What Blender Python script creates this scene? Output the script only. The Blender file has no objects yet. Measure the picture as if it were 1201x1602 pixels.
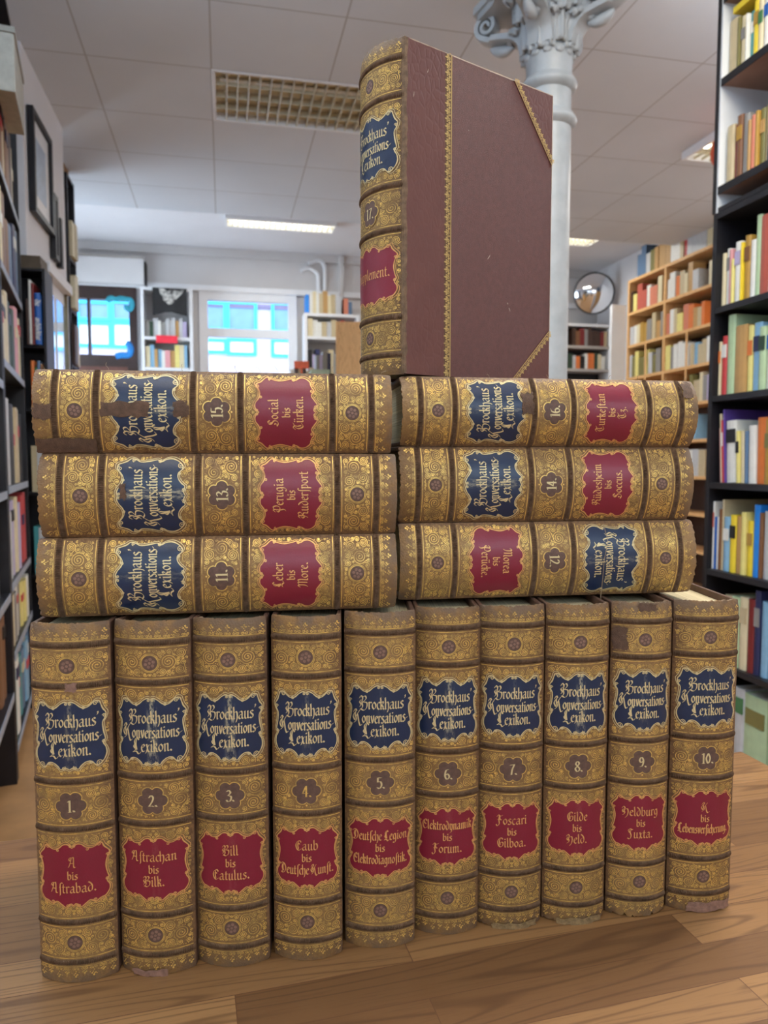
import bpy, bmesh, math, random
from math import sin, cos, pi, radians, sqrt, atan2, hypot
from mathutils import Vector, Matrix, Euler

scene = bpy.context.scene
COL = scene.collection

# ------------------------------------------------------------------ camera
TABLE_Z = 0.80
EYE = TABLE_Z + 0.36
FPX = 1150.0                      # focal length in pixels of the 1201x1602 frame
TILT = radians(4.0)
cam_data = bpy.data.cameras.new('camera')
cam = bpy.data.objects.new('camera', cam_data)
COL.objects.link(cam)
cam.location = (0, 0, EYE)
cam.rotation_euler = (pi / 2 - TILT, 0, 0)
cam_data.sensor_fit = 'VERTICAL'
cam_data.sensor_height = 32.0
cam_data.lens = 32.0 * FPX / 1602.0
cam_data.clip_start = 0.02
cam_data.clip_end = 200
cam_data.dof.use_dof = True
cam_data.dof.focus_distance = 0.54
cam_data.dof.aperture_fstop = 11.0
scene.camera = cam

# ------------------------------------------------------------------ colour management, world
scene.view_settings.view_transform = 'Standard'
scene.view_settings.look = 'None'
scene.view_settings.gamma = 1.0
scene.view_settings.use_curve_mapping = False
scene.view_settings.exposure = 0.88
world = bpy.data.worlds.new('World')
scene.world = world
world.use_nodes = True
bg = world.node_tree.nodes['Background']
bg.inputs[0].default_value = (0.72, 0.86, 1.0, 1)
bg.inputs[1].default_value = 2.3

YAW = radians(12.3)               # the room's long axis points a little to the left of the lens
CY, SY = cos(YAW), sin(YAW)

def W(u, v, z=0.0):               # room coordinates (u across, v away, z above floor) -> world
    return Vector((u * CY - v * SY, u * SY + v * CY, z))

HC = EYE + 2.0                    # panelled ceiling
HC2 = EYE + 2.25                  # plaster ceiling at the far end

def area(name, u, v, z, sx, sy, power, color, rot=(0, 0, 0)):
    d = bpy.data.lights.new(name, 'AREA')
    d.shape = 'RECTANGLE'; d.size = sx; d.size_y = sy
    d.energy = power; d.color = color
    o = bpy.data.objects.new(name, d)
    COL.objects.link(o)
    o.location = W(u, v, z)
    o.rotation_euler = (rot[0], rot[1], YAW + rot[2])
    return o

area('added_uplight', -.6, 1.2, HC - .45, 1.4, 2.4, 64, (.68, .84, 1.0), (pi, 0, 0))  # added fill without a fixture, brightens the ceiling from below
area('added_uplight', 2.6, 1.2, HC - .45, 1.4, 2.4, 48, (.94, .96, 1.0), (pi, 0, 0))  # second added ceiling fill, also without a fixture
WARM = (1.0, 0.90, 0.76)
NEUT = (1.0, 0.95, 0.88)
# ------------------------------------------------------------------ materials
def lin(c):
    c = c / 255.0
    return c / 12.92 if c <= 0.04045 else ((c + 0.055) / 1.055) ** 2.4

def rgb(r, g, b):
    return (lin(r), lin(g), lin(b), 1)

class NT:
    def __init__(s, name):
        s.m = bpy.data.materials.new(name); s.m.use_nodes = True
        s.t = s.m.node_tree; s.n = s.t.nodes; s.l = s.t.links
        s.p = s.n['Principled BSDF']
    def add(s, typ, **kw):
        nd = s.n.new(typ)
        for k, v in kw.items(): setattr(nd, k, v)
        return nd
    def link(s, a, b): s.l.new(a, b)
    def coord(s, scale=(1, 1, 1), loc=(0, 0, 0), rot=(0, 0, 0)):
        tc = s.add('ShaderNodeTexCoord'); mp = s.add('ShaderNodeMapping')
        s.link(tc.outputs['Object'], mp.inputs[0])
        mp.inputs['Scale'].default_value = scale; mp.inputs['Location'].default_value = loc
        mp.inputs['Rotation'].default_value = rot
        return mp.outputs[0]
    def noise(s, vec, scale, detail=4, rough=0.55, dist=0.0):
        nd = s.add('ShaderNodeTexNoise')
        nd.inputs['Scale'].default_value = scale; nd.inputs['Detail'].default_value = detail
        nd.inputs['Roughness'].default_value = rough; nd.inputs['Distortion'].default_value = dist
        if vec is not None: s.link(vec, nd.inputs['Vector'])
        return nd.outputs['Fac']
    def ramp(s, fac, stops):
        nd = s.add('ShaderNodeValToRGB')
        el = nd.color_ramp.elements
        el[0].position, el[0].color = stops[0]
        el[1].position, el[1].color = stops[-1]
        for p, c in stops[1:-1]:
            e = el.new(p); e.color = c
        s.link(fac, nd.inputs[0])
        return nd.outputs[0]
    def mix(s, fac, a, b, mode='MIX'):
        nd = s.add('ShaderNodeMix', data_type='RGBA', blend_type=mode)
        for sock, val in ((nd.inputs[0], fac), (nd.inputs[6], a), (nd.inputs[7], b)):
            if hasattr(val, 'is_linked') or isinstance(val, bpy.types.NodeSocket): s.link(val, sock)
            else: sock.default_value = val
        return nd.outputs[2]
    def math(s, op, a, b=0.0, clamp=False):
        nd = s.add('ShaderNodeMath', operation=op, use_clamp=clamp)
        for sock, val in ((nd.inputs[0], a), (nd.inputs[1], b)):
            if isinstance(val, bpy.types.NodeSocket): s.link(val, sock)
            else: sock.default_value = val
        return nd.outputs[0]
    def smooth(s, v, a, b):
        nd = s.add('ShaderNodeMapRange', interpolation_type='SMOOTHSTEP')
        s.link(v, nd.inputs[0]); nd.inputs[1].default_value = a; nd.inputs[2].default_value = b
        return nd.outputs[0]
    def sep(s, vec):
        nd = s.add('ShaderNodeSeparateXYZ'); s.link(vec, nd.inputs[0]); return nd.outputs
    def bump(s, h, strength=0.3, dist=0.001):
        nd = s.add('ShaderNodeBump'); nd.inputs['Strength'].default_value = strength
        nd.inputs['Distance'].default_value = dist
        s.link(h, nd.inputs['Height']); s.link(nd.outputs[0], s.p.inputs['Normal'])
    def base(s, c):
        if isinstance(c, bpy.types.NodeSocket): s.link(c, s.p.inputs['Base Color'])
        else: s.p.inputs['Base Color'].default_value = c
    def done(s, rough=0.5, metal=0.0, spec=0.5):
        s.p.inputs['Roughness'].default_value = rough
        s.p.inputs['Metallic'].default_value = metal
        s.p.inputs['Specular IOR Level'].default_value = spec
        return s.m

def plain(name, c, rough=0.6, metal=0.0, var=0.12, scale=30.0, bump=0.0, spec=0.5):
    """a plain surface with slight procedural variation"""
    n = NT(name)
    vec = n.coord()
    f = n.noise(vec, scale, 3)
    d = tuple(x * (1 - var) for x in c[:3]) + (1,)
    l = tuple(min(1, x * (1 + var)) for x in c[:3]) + (1,)
    n.base(n.ramp(f, [(0.3, d), (0.7, l)]))
    if bump: n.bump(n.noise(vec, scale * 8, 3), bump, 0.002)
    return n.done(rough, metal, spec)

# --- lexicon leather: sun-faded tan in the middle of the spine, red-brown at the joints
def spine_leather(name, tan, edge, seed, half):
    n = NT(name)
    vec = n.coord(loc=(seed * 1.7, 0, seed * 3.1))
    tc = n.coord()
    x, y, z = n.sep(tc)
    ax = n.math('ABSOLUTE', x)
    big = n.noise(vec, 28, 5, 0.6)
    fac = n.math('ADD', n.smooth(ax, half * 0.55, half * 1.02), n.math('MULTIPLY', n.math('SUBTRACT', big, 0.5), 1.1), True)
    c = n.mix(fac, tan, edge)
    fine = n.noise(vec, 420, 4, 0.7)
    c = n.mix(n.ramp(fine, [(0.35, (0, 0, 0, 1)), (0.75, (0.6, 0.6, 0.6, 1))]), c, tuple(min(1, q * 1.7) for q in tan[:3]) + (1,))
    # grey scuffing on the head and tail
    zc = n.math('ABSOLUTE', n.math('SUBTRACT', z, 0.125))
    sc = n.math('MULTIPLY', n.smooth(zc, 0.109, 0.126), n.smooth(n.noise(vec, 90, 4), 0.35, 0.6))
    c = n.mix(n.math('MULTIPLY', sc, 0.8), c, rgb(112, 92, 74))
    n.base(c)
    vo = n.add('ShaderNodeTexVoronoi'); vo.inputs['Scale'].default_value = 700
    n.link(vec, vo.inputs['Vector'])
    n.bump(n.math('ADD', vo.outputs['Distance'], fine), 0.35, 0.0006)
    return n.done(0.52, 0, 0.4)

def gilt(name, c, worn, lo, hi, rough=0.38, metal=0.55, scale=95):
    n = NT(name)
    vec = n.coord()
    f = n.noise(vec, scale, 5, 0.65)
    n.base(n.ramp(f, [(lo, worn), (hi, c)]))
    m = n.smooth(f, lo, hi)
    n.link(n.math('MULTIPLY', m, metal), n.p.inputs['Metallic'])
    n.p.inputs['Roughness'].default_value = rough
    return n.m

def label_leather(name, c, pale, wear_glare, half, rough=0.33):
    n = NT(name)
    vec = n.coord()
    x, y, z = n.sep(vec)
    f = n.noise(vec, 60, 5, 0.7)
    col = n.mix(n.math('MULTIPLY', n.noise(vec, 18, 3), 0.5), c, tuple(q * 1.7 for q in c[:3]) + (1,))
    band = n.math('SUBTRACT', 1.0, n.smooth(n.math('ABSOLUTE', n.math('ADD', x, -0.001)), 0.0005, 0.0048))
    rub_glare = n.math('MULTIPLY', n.math('MULTIPLY', band, n.smooth(n.noise(n.coord(scale=(1, 1, .35)), 420, 5, 0.75), 0.43, 0.66)), wear_glare, True)  # pale centre streak: rubbed leather and painted glare together
    col = n.mix(rub_glare, col, pale)
    n.base(col)
    n.bump(n.noise(vec, 900, 3, 0.6), 0.22, 0.0005)
    return n.done(rough, 0, 0.55)

GOLD_C, GOLD_W = rgb(242, 202, 112), rgb(134, 102, 60)
M = {}
M['gilt'] = gilt('gilt_tooling', GOLD_C, GOLD_W, 0.33, 0.56)
M['gilt_bright'] = gilt('gilt_bright', rgb(218, 184, 116), GOLD_W, 0.25, 0.42)
M['gilt_pale'] = gilt('gilt_pale', rgb(222, 202, 150), rgb(150, 134, 94), 0.22, 0.42, 0.42, 0.25)
M['gilt_rose'] = gilt('gilt_rose', rgb(232, 176, 108), rgb(170, 92, 62), 0.25, 0.46, 0.4, 0.35)
M['band'] = plain('raised_band_leather', rgb(100, 77, 58), 0.7, 0, 0.4, 220, 0.3, .15)
M['rosette'] = plain('rosette_leather', rgb(98, 72, 60), 0.6, 0, 0.25, 300)
M['petal'] = plain('rosette_petal', rgb(138, 104, 88), 0.55, 0, 0.25, 300)
M['board'] = plain('board_leatherette', rgb(102, 58, 49), 0.5, 0, 0.12, 260, 0.35)
M['board_edge'] = plain('board_edge', rgb(112, 88, 72), 0.7, 0, 0.3, 200)
M['side_leather'] = plain('side_leather', rgb(92, 66, 52), 0.6, 0, 0.25, 120)
M['pages'] = None
def page_mat(name, c, axis):
    n = NT(name)
    vec = n.coord()
    x, y, z = n.sep(vec)
    w = n.add('ShaderNodeTexNoise'); w.inputs['Scale'].default_value = 1.0; w.inputs['Detail'].default_value = 3
    sc = [6, 6, 6]; sc[axis] = 1500
    mp = n.coord(scale=tuple(sc))
    n.link(mp, w.inputs['Vector'])
    d = tuple(q * 0.62 for q in c[:3]) + (1,)
    n.base(n.ramp(w.outputs['Fac'], [(0.35, d), (0.65, c)]))
    return n.done(0.8, 0, 0.2)
M['pages'] = page_mat('page_edges', rgb(214, 200, 164), 0)
M['pages_white'] = page_mat('page_edges_white', rgb(226, 220, 204), 0)
M['torn'] = plain('torn_leather', rgb(100, 74, 56), 0.75, 0, 0.3, 260, 0.5)
M['thread'] = plain('loose_thread', rgb(166, 142, 110), 0.8)
M['joint'] = plain('worn_joint', rgb(122, 96, 70), 0.75, 0, 0.35, 240, 0.5)
def half_leather():
    n = NT('half_leather')
    vec = n.coord()
    f = n.noise(vec, 40, 4)
    n.base(n.mix(f, rgb(96, 54, 46), rgb(118, 72, 60)))
    vo = n.add('ShaderNodeTexVoronoi', feature='DISTANCE_TO_EDGE'); vo.inputs['Scale'].default_value = 210
    n.link(n.coord(scale=(1, 1, 0.55)), vo.inputs['Vector'])
    n.bump(n.smooth(vo.outputs['Distance'], 0.0, 0.2), 0.16, 0.0006)
    return n.done(0.4, 0, 0.5)
M['half_leather'] = half_leather()

# ------------------------------------------------------------------ mesh helpers
class MB:
    def __init__(s): s.v = []; s.f = []; s.m = []
    def quad(s, a, b, c, d, m=0):
        i = len(s.v); s.v += [a, b, c, d]; s.f.append((i, i + 1, i + 2, i + 3)); s.m.append(m)
    def box(s, x0, x1, y0, y1, z0, z1, m=0):
        i = len(s.v)
        s.v += [(x0, y0, z0), (x1, y0, z0), (x1, y1, z0), (x0, y1, z0), (x0, y0, z1), (x1, y0, z1), (x1, y1, z1), (x0, y1, z1)]
        for f in ((0, 3, 2, 1), (4, 5, 6, 7), (0, 1, 5, 4), (1, 2, 6, 5), (2, 3, 7, 6), (3, 0, 4, 7)):
            s.f.append(tuple(i + k for k in f)); s.m.append(m)
        return s
    def grid(s, rows, m=0, close=False):
        i = len(s.v); nr, nc = len(rows), len(rows[0])
        for r in rows: s.v += [tuple(p) for p in r]
        for a in range(nr - 1):
            for b in range(nc - (0 if close else 1)):
                b2 = (b + 1) % nc
                s.f.append((i + a * nc + b, i + a * nc + b2, i + (a + 1) * nc + b2, i + (a + 1) * nc + b)); s.m.append(m)
        return i
    def poly(s, pts, m=0):
        i = len(s.v); s.v += [tuple(p) for p in pts]; s.f.append(tuple(range(i, i + len(pts)))); s.m.append(m)
    def prism(s, pts, z0, z1, m=0):
        n = len(pts)
        i = len(s.v)
        s.v += [(p[0], p[1], z0) for p in pts] + [(p[0], p[1], z1) for p in pts]
        s.f.append(tuple(i + k for k in range(n - 1, -1, -1))); s.m.append(m)
        s.f.append(tuple(i + n + k for k in range(n))); s.m.append(m)
        for k in range(n):
            k2 = (k + 1) % n
            s.f.append((i + k, i + k2, i + n + k2, i + n + k)); s.m.append(m)
        return s
    def lathe(s, prof, n=32, m=0, cap=True):
        rows = [[(r * cos(2 * pi * k / n), r * sin(2 * pi * k / n), z) for k in range(n)] for r, z in prof]
        s.grid(rows, m, True)
        if cap:
            s.poly(list(reversed(rows[0])), m); s.poly(rows[-1], m)
        return s
    def tube(s, pts, r, n=8, m=0):
        pts = [Vector(p) for p in pts]
        rows = []
        up = Vector((0.13, 0.31, 0.94))
        for i, p in enumerate(pts):
            t = (pts[min(i + 1, len(pts) - 1)] - pts[max(i - 1, 0)]).normalized()
            a = t.cross(up)
            if a.length < 1e-4: a = t.cross(Vector((1, 0, 0)))
            a.normalize(); b = t.cross(a)
            rr = r[i] if isinstance(r, (list, tuple)) else r
            rows.append([p + (a * cos(2 * pi * k / n) + b * sin(2 * pi * k / n)) * rr for k in range(n)])
        s.grid(rows, m, True)
        s.poly(list(reversed(rows[0])), m); s.poly(rows[-1], m)
        return s
    def build(s, name, mats, parent=None, smooth=False, bevel=0.0, auto=None):
        me = bpy.data.meshes.new(name)
        me.from_pydata(s.v, [], s.f)
        if not isinstance(mats, (list, tuple)): mats = [mats]
        for mt in mats: me.materials.append(mt)
        if len(mats) > 1: me.polygons.foreach_set('material_index', s.m)
        if smooth: me.polygons.foreach_set('use_smooth', [True] * len(me.polygons))
        me.update()
        o = bpy.data.objects.new(name, me)
        COL.objects.link(o)
        if parent: o.parent = parent
        if bevel:
            b = o.modifiers.new('bevel', 'BEVEL'); b.width = bevel; b.segments = 2; b.limit_method = 'ANGLE'
        if auto is not None and smooth:
            me.set_sharp_from_angle(angle=radians(auto))
        return o

def empty(name, loc, rz=0.0, rot=None):
    o = bpy.data.objects.new(name, None); COL.objects.link(o)
    o.location = loc; o.rotation_euler = rot if rot else (0, 0, rz)
    o.empty_display_size = 0.05
    return o

def tag(o, label=None, cat=None, group=None, kind=None):
    if label: o['label'] = label
    if cat: o['category'] = cat
    if group: o['group'] = group
    if kind: o['kind'] = kind
    return o

def struct(o): o['kind'] = 'structure'; return o

# pixel of the 1201x1602 frame -> room coordinates on a real plane of the room (used for measuring)
def ray(x, y):
    a = (x - 600.5) / FPX; b = -(y - 801.0) / FPX
    d = Vector((a, cos(TILT) + b * sin(TILT), -sin(TILT) + b * cos(TILT)))
    return d.x * CY + d.y * SY, -d.x * SY + d.y * CY, d.z
def on_u(x, y, u):
    a, b, c = ray(x, y); t = u / a; return b * t, EYE + c * t      # v, z
def on_v(x, y, v):
    a, b, c = ray(x, y); t = v / b; return a * t, EYE + c * t      # u, z
def on_z(x, y, z):
    a, b, c = ray(x, y); t = (z - EYE) / c; return a * t, b * t    # u, v

# ------------------------------------------------------------------ room materials
def ceiling_mat():
    n = NT('ceiling_panels')
    vec = n.coord()
    x, y, z = n.sep(vec)
    def seam(c, off, step):
        f = n.math('FRACT', n.math('DIVIDE', n.math('ADD', c, off), step))
        d = n.math('MULTIPLY', n.math('ABSOLUTE', n.math('SUBTRACT', f, .5)), step)
        return n.smooth(d, .0025, .0055)          # distance to the seam
    s1 = seam(x, .03 + .606 * 20 + .303, .606); s2 = seam(y, -5.75 + .58 * 20 + .29, .58)
    s = n.math('MULTIPLY', s1, s2)
    f = n.noise(vec, 1.4, 3)
    c = n.ramp(f, [(.3, rgb(202, 207, 214)), (.7, rgb(210, 214, 220))])
    n.base(n.mix(s, rgb(172, 172, 174), c))
    n.bump(n.noise(vec, 260, 2), .08, .001)
    return n.done(.85, 0, .2)
M['ceiling'] = ceiling_mat()
M['plaster'] = plain('white_plaster', rgb(222, 222, 226), .85, 0, .02, 3)
M['plaster_grey'] = plain('grey_white_wall', rgb(206, 204, 204), .85, 0, .03, 3)
M['white_paint'] = plain('white_paint', rgb(226, 228, 232), .5, 0, .02, 8)
M['floor'] = plain('floor_boards', rgb(170, 128, 84), .5, 0, .2, 6)
M['black'] = plain('black_shelf', rgb(24, 24, 30), .45, 0, .2, 20)
M['black_line'] = plain('dark_line', rgb(40, 36, 36), .6)
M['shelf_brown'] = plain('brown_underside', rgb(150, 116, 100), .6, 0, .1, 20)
M['white_shelf'] = plain('white_melamine', rgb(216, 222, 228), .45, 0, .02, 8)
M['grey_shelf'] = plain('grey_shelf', rgb(176, 170, 164), .6, 0, .04, 10)
M['dark_wood'] = plain('dark_stained_wood', rgb(50, 32, 28), .45, 0, .3, 12)
def pine():
    n = NT('pine')
    mp = n.coord(scale=(9, 9, 1.1))
    f = n.noise(mp, 2.4, 3, .5, .7)
    r = n.math('ABSOLUTE', n.math('SUBTRACT', n.math('FRACT', n.math('MULTIPLY', f, 9)), .5))
    n.base(n.mix(n.math('MULTIPLY', n.smooth(r, .25, .5), .45), rgb(226, 180, 122), rgb(182, 128, 76)))
    return n.done(.5, 0, .4)
M['pine'] = pine()
def glass_mat():
    n = NT('window_glass')
    n.base((.97, .99, 1, 1)); n.p.inputs['Transmission Weight'].default_value = 1.0
    n.p.inputs['IOR'].default_value = 1.06
    return n.done(0.0, 0, .3)
M['glass'] = glass_mat()
M['tube'] = NT('lamp_tube').m
_p = M['tube'].node_tree.nodes['Principled BSDF']
_p.inputs['Emission Color'].default_value = (1, .95, .80, 1); _p.inputs['Emission Strength'].default_value = 3.0

def S(name, boxes, mat):
    """structure from boxes given in room coordinates"""
    mb = MB()
    for b in boxes: mb.box(*b)
    o = mb.build(name, mat); o.rotation_euler.z = YAW
    return struct(o)

# ------------------------------------------------------------------ shell of the room
VB = 8.2                                              # back wall
uB = lambda x, y=520: on_v(x, y, VB)[0]
zB = lambda y, x=350: on_v(x, y, VB)[1]
S('floor', [(-2.0, 4.5, -2.6, VB + .2, -.06, 0)], M['floor'])
S('ceiling', [(-2.0, -.03, -2.6, 6.27, HC, HC + .6), (1.18, 4.5, -2.6, 6.27, HC, HC + .6), (-.03, 1.18, -2.6, 4.01, HC, HC + .6), (-.03, 1.18, 4.59, 6.27, HC, HC + .6)], M['ceiling'])
S('ceiling_far', [(-2.0, 4.5, 6.275, VB + .2, HC2, HC2 + .35)], M['plaster'])
S('wall_left', [(-2.0, -1.9, -2.6, 5.9, 0, HC2), (-2.0, -1.9, 7.9, VB, 0, HC2), (-2.0, -1.9, 5.9, 7.9, 0, .9), (-2.0, -1.9, 5.9, 7.9, 2.9, HC2)], M['plaster'])  # gap left for the added side window
S('wall_pier', [(-1.895, -.92, 3.95, 4.90, 0, HC)], M['plaster'])
S('wall_right', [(4.4, 4.5, -2.6, VB, 0, HC2)], M['plaster'])
RW0, RW1, RZ0, RZ1 = -1.3, 3.2, 1.75, 2.85        # added window opening behind the photographer, lets sky light fill the room
S('wall_rear', [(-1.9, RW0, -2.6, -2.5, 0, HC), (RW1, 4.4, -2.6, -2.5, 0, HC), (RW0, RW1, -2.6, -2.5, 0, RZ0), (RW0, RW1, -2.6, -2.5, RZ1, HC)], M['plaster'])
dx0, dx1 = uB(112), uB(215); dz1 = zB(444, 165)
wx0, wx1 = uB(312), uB(464); wz1, wz0 = zB(459, 390), zB(650, 390)
ex0, ex1 = uB(950), uB(972); ez1, ez0 = zB(466, 960), zB(640, 960)
S('wall_back', [(-1.9, dx0, VB, VB + .15, 0, HC2), (dx0, dx1, VB, VB + .15, dz1, HC2), (dx1, wx0, VB, VB + .15, 0, HC2),
    (wx0, wx1, VB, VB + .15, wz1, HC2), (wx0, wx1, VB, VB + .15, 0, wz0), (wx1, ex0, VB, VB + .15, 0, HC2),
    (ex0, ex1, VB, VB + .15, ez1, HC2), (ex0, ex1, VB, VB + .15, 0, ez0), (ex1, 4.4, VB, VB + .15, 0, HC2)], M['plaster_grey'])
S('trim_1', [(uB(112), uB(900), VB - .05, VB - .001, zB(449, 165), zB(440, 165))], M['white_paint'])
S('trim_2', [(uB(300), uB(470), VB - .02, VB - .001, zB(405, 400), zB(403, 400))], M['grey_shelf'])
S('trim_3', [(uB(530), uB(536), VB - .06, VB - .001, zB(560, 530), HC2 - .01), (uB(112), 4.3, VB - .03, VB - .001, HC2 - .09, HC2 - .002)], M['plaster_grey'])
# windows in the back wall
def window(name, x0, x1, z0, z1, fr, rail, mat, mullions=()):
    root = struct(empty(name, W((x0 + x1) / 2, VB, z0), YAW))
    w = (x1 - x0) / 2; h = z1 - z0
    mb = MB()
    mb.box(-w, w, -.03, .06, h - fr, h); mb.box(-w, w, -.03, .06, 0, fr)
    mb.box(-w, -w + fr, -.03, .06, fr, h - fr); mb.box(w - fr, w, -.03, .06, fr, h - fr)
    for r in rail: mb.box(-w + fr, w - fr, -.02, .055, r - .045, r + .045)
    for q in mullions: mb.box(q - .015, q + .015, -.02, .055, fr, h - fr)
    mb.build('window_frame', mat, root)
    mb = MB(); mb.box(-w + fr, w - fr, .02, .028, fr, h - fr); mb.build('pane', M['glass'], root)
    return root
_r = window('window_30', RW0, RW1, RZ0, RZ1, .07, (), M['white_paint'], (-.75, .75)); _r.location = W((RW0 + RW1) / 2, -2.56, RZ0)  # unseen rear window, added for sky fill on spines and ceiling
_r = window('window_31', -1.0, 1.0, .9, 2.9, .07, (1.3,), M['white_paint'], (0,)); _r.location = W(-1.96, 6.9, .9); _r.rotation_euler.z = YAW + pi / 2  # unseen side window, added to brighten the far ceiling
area('added_side_fill', -2.03, 6.9, 1.9, 1.9, 1.9, 30, (.74, .87, 1.0), (0, -pi / 2, 0))  # added area light behind the unseen side window
w1 = window('window_1', wx0, wx1, wz0, wz1, .09, (zB(522, 390) - wz0,), M['white_paint'])
window('window_2', ex0, ex1, ez0, ez1, .03, (zB(500, 960) - ez0,), M['white_paint'])
# dark door with a large pane
root = struct(empty('door_1', W((dx0 + dx1) / 2, VB, 0), YAW))
w = (dx1 - dx0) / 2
pz1, pz0 = zB(469, 165), zB(556, 165)
mb = MB(); mb.box(-w, w, -.04, .06, pz1, dz1); mb.box(-w, w, -.04, .06, 0, pz0)
mb.box(-w, -w + .04, -.04, .06, pz0, pz1); mb.box(w - .075, w, -.04, .06, pz0, pz1)
mx = uB(140) - (dx0 + dx1) / 2
mb.box(mx - .013, mx + .013, -.03, .05, pz0, pz1)
mb.build('door_frame', M['dark_wood'], root)
mb = MB(); mb.box(-w + .05, w - .1, -.055, -.04, pz0 - .32, pz0 - .12); mb.build('door_panel', plain('brown_panel', rgb(92, 54, 44), .5, 0, .15), root)
mb = MB(); mb.box(-w + .04, w - .075, .02, .028, pz0, pz1); mb.build('pane', M['glass'], root)
# street and the house across it
VF = 14.5
S('ground', [(-14, 20, VB + .2, 16, -.3, -.1)], plain('pavement', rgb(170, 168, 166), .9))
fac = S('facade', [(-14, 20, VF, VF + .3, -.1, 9)], plain('lilac_render', rgb(214, 206, 232), .8, 0, .03, 2))
M['cyan'] = plain('cyan_frame', rgb(60, 190, 236), .5)
M['pane_white'] = plain('sky_reflection_white', rgb(252, 252, 252), .6, 0, .01)  # white colour stands in for sky reflected in the panes
M['pane_blue'] = plain('blue_glass', rgb(112, 150, 196), .25, 0, .2, 2)
fq = lambda x, y: on_v(x, y, VF)
def fwin(k, x0, y0, x1, y1, mat):
    (ua, za), (ub, zb) = fq(x0, y1), fq(x1, y0)
    r = struct(empty('window_%d' % k, W((ua + ub) / 2, VF, za), YAW)); w = (ub - ua) / 2; h = zb - za
    mb = MB(); t = .06
    mb.box(-w, w, -.06, 0, 0, t); mb.box(-w, w, -.06, 0, h - t, h); mb.box(-w, -w + t, -.06, 0, t, h - t); mb.box(w - t, w, -.06, 0, t, h - t)
    mb.build('window_frame', M['cyan'], r)
    mb = MB(); mb.box(-w + t, w - t, -.03, -.002, t, h - t); mb.build('pane', mat, r)
for k, q in enumerate([(120, 472, 174, 502, 'pane_blue'), (174, 472, 226, 504, 'pane_blue'), (120, 505, 175, 543, 'pane_white'), (175, 505, 226, 545, 'pane_white'),
        (316, 473, 354, 517, 'pane_blue'), (354, 473, 402, 519, 'pane_blue'), (424, 475, 470, 521, 'pane_blue'), (316, 531, 355, 553, 'pane_white'), (355, 531, 401, 556, 'pane_white'), (424, 532, 470, 559, 'pane_white'),
        (940, 470, 985, 505, 'pane_blue'), (60, 470, 116, 500, 'pane_blue'), (60, 505, 116, 541, 'pane_white'), (20, 470, 58, 498, 'pane_blue'), (20, 505, 58, 539, 'pane_white')]):
    fwin(k + 3, q[0], q[1], q[2], q[3], M[q[4]])
S('trim_4', [(-14, 20, VF - .05, VF, fq(165, 473)[1], fq(165, 466)[1])], plain('grey_violet_band', rgb(120, 110, 140), .7))

COOL = (.92, .96, 1.0)
# ------------------------------------------------------------------ ceiling lights
def luminaire(u0, u1, v0, v1, zc, label, nu, nv, lit, power=0, color=(1, .95, .85), drop=.075):
    r = empty('ceiling_light', W((u0 + u1) / 2, (v0 + v1) / 2, zc - drop), YAW)
    tag(r, label, 'ceiling light', 'louvred fluorescent ceiling lights')
    w, d = (u1 - u0) / 2, (v1 - v0) / 2; t = .018; lh = .018 if lit == 2 else .040
    mb = MB()
    mb.box(-w, w, -d, -d + t, 0, drop - .001); mb.box(-w, w, d - t, d, 0, drop - .001); mb.box(-w, -w + t, -d + t, d - t, 0, drop - .001); mb.box(w - t, w, -d + t, d - t, 0, drop - .001)
    mb.build('frame', M['white_paint'], r)
    mb = MB(); mb.box(-w + t, w - t, -d + t, d - t, drop - .006, drop - .002)
    mb.build('reflector', M['louvre_back'], r)
    mb = MB()
    for i in range(1, nv): 
        y = -d + t + (2 * d - 2 * t) * i / nv; mb.box(-w + t, w - t, y - .002, y + .002, .004, lh)
    for i in range(1, nu):
        x = -w + t + (2 * w - 2 * t) * i / nu
        for j in range(nv):
            y0 = -d + t + (2 * d - 2 * t) * j / nv + .0025; y1 = -d + t + (2 * d - 2 * t) * (j + 1) / nv - .0025
            mb.prism([(x - .004, y0), (x + .004, y0), (x + .004, y1), (x - .004, y1)], .004, lh)
    mb.build('louvre', M['louvre'], r)
    for s in ((-.5, .5) if lit != 1 else (0,)):
        mb = MB(); y = s * d
        zt_ = .032 if lit == 2 else drop - .020; mb.tube([(-w + .04, y, zt_), (w - .04, y, zt_)], .011, 10)
        mb.build('tube', M['tube'] if lit else M['tube_off'], r, smooth=True)
    if power:
        a = bpy.data.lights.new('lamp_light', 'AREA'); a.shape = 'RECTANGLE'; a.size = 2 * w - .1; a.size_y = 2 * d - .08; a.energy = power; a.color = color
        o = bpy.data.objects.new('lamp_light', a); COL.objects.link(o); o.parent = r; o.location = (0, 0, .002)
    return r
M['louvre'] = plain('louvre_metal', rgb(196, 190, 168), .3, .35, .05)
M['louvre_back'] = plain('lamp_reflector', rgb(226, 218, 190), .4, 0, .03)
M['tube_off'] = plain('unlit_tube', rgb(230, 230, 226), .4)
luminaire(-.028, 1.178, 4.012, 4.588, HC + .046, 'large unlit louvred ceiling light beside the standing volume', 20, 4, 0, drop=.05)
ub0, vb0 = on_z(352, 349, HC2 - .08); ub1, _ = on_z(526, 357, HC2 - .08)
luminaire(ub0, ub1, vb0 - .12, vb0 + .13, HC2, 'lit louvred ceiling light at far ceiling edge, left of the standing volume', 20, 2, 2, 8)
uc0, vc0 = on_z(868, 376, HC2 - .08); uc1, _ = on_z(934, 380, HC2 - .08)
luminaire(uc0 - .3, uc1, vc0 - .10, vc0 + .15, HC2, 'lit louvred ceiling light right of the white column', 16, 2, 2, 8)
ud0, vd0 = on_z(1066, 251, HC - .05); 
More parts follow.
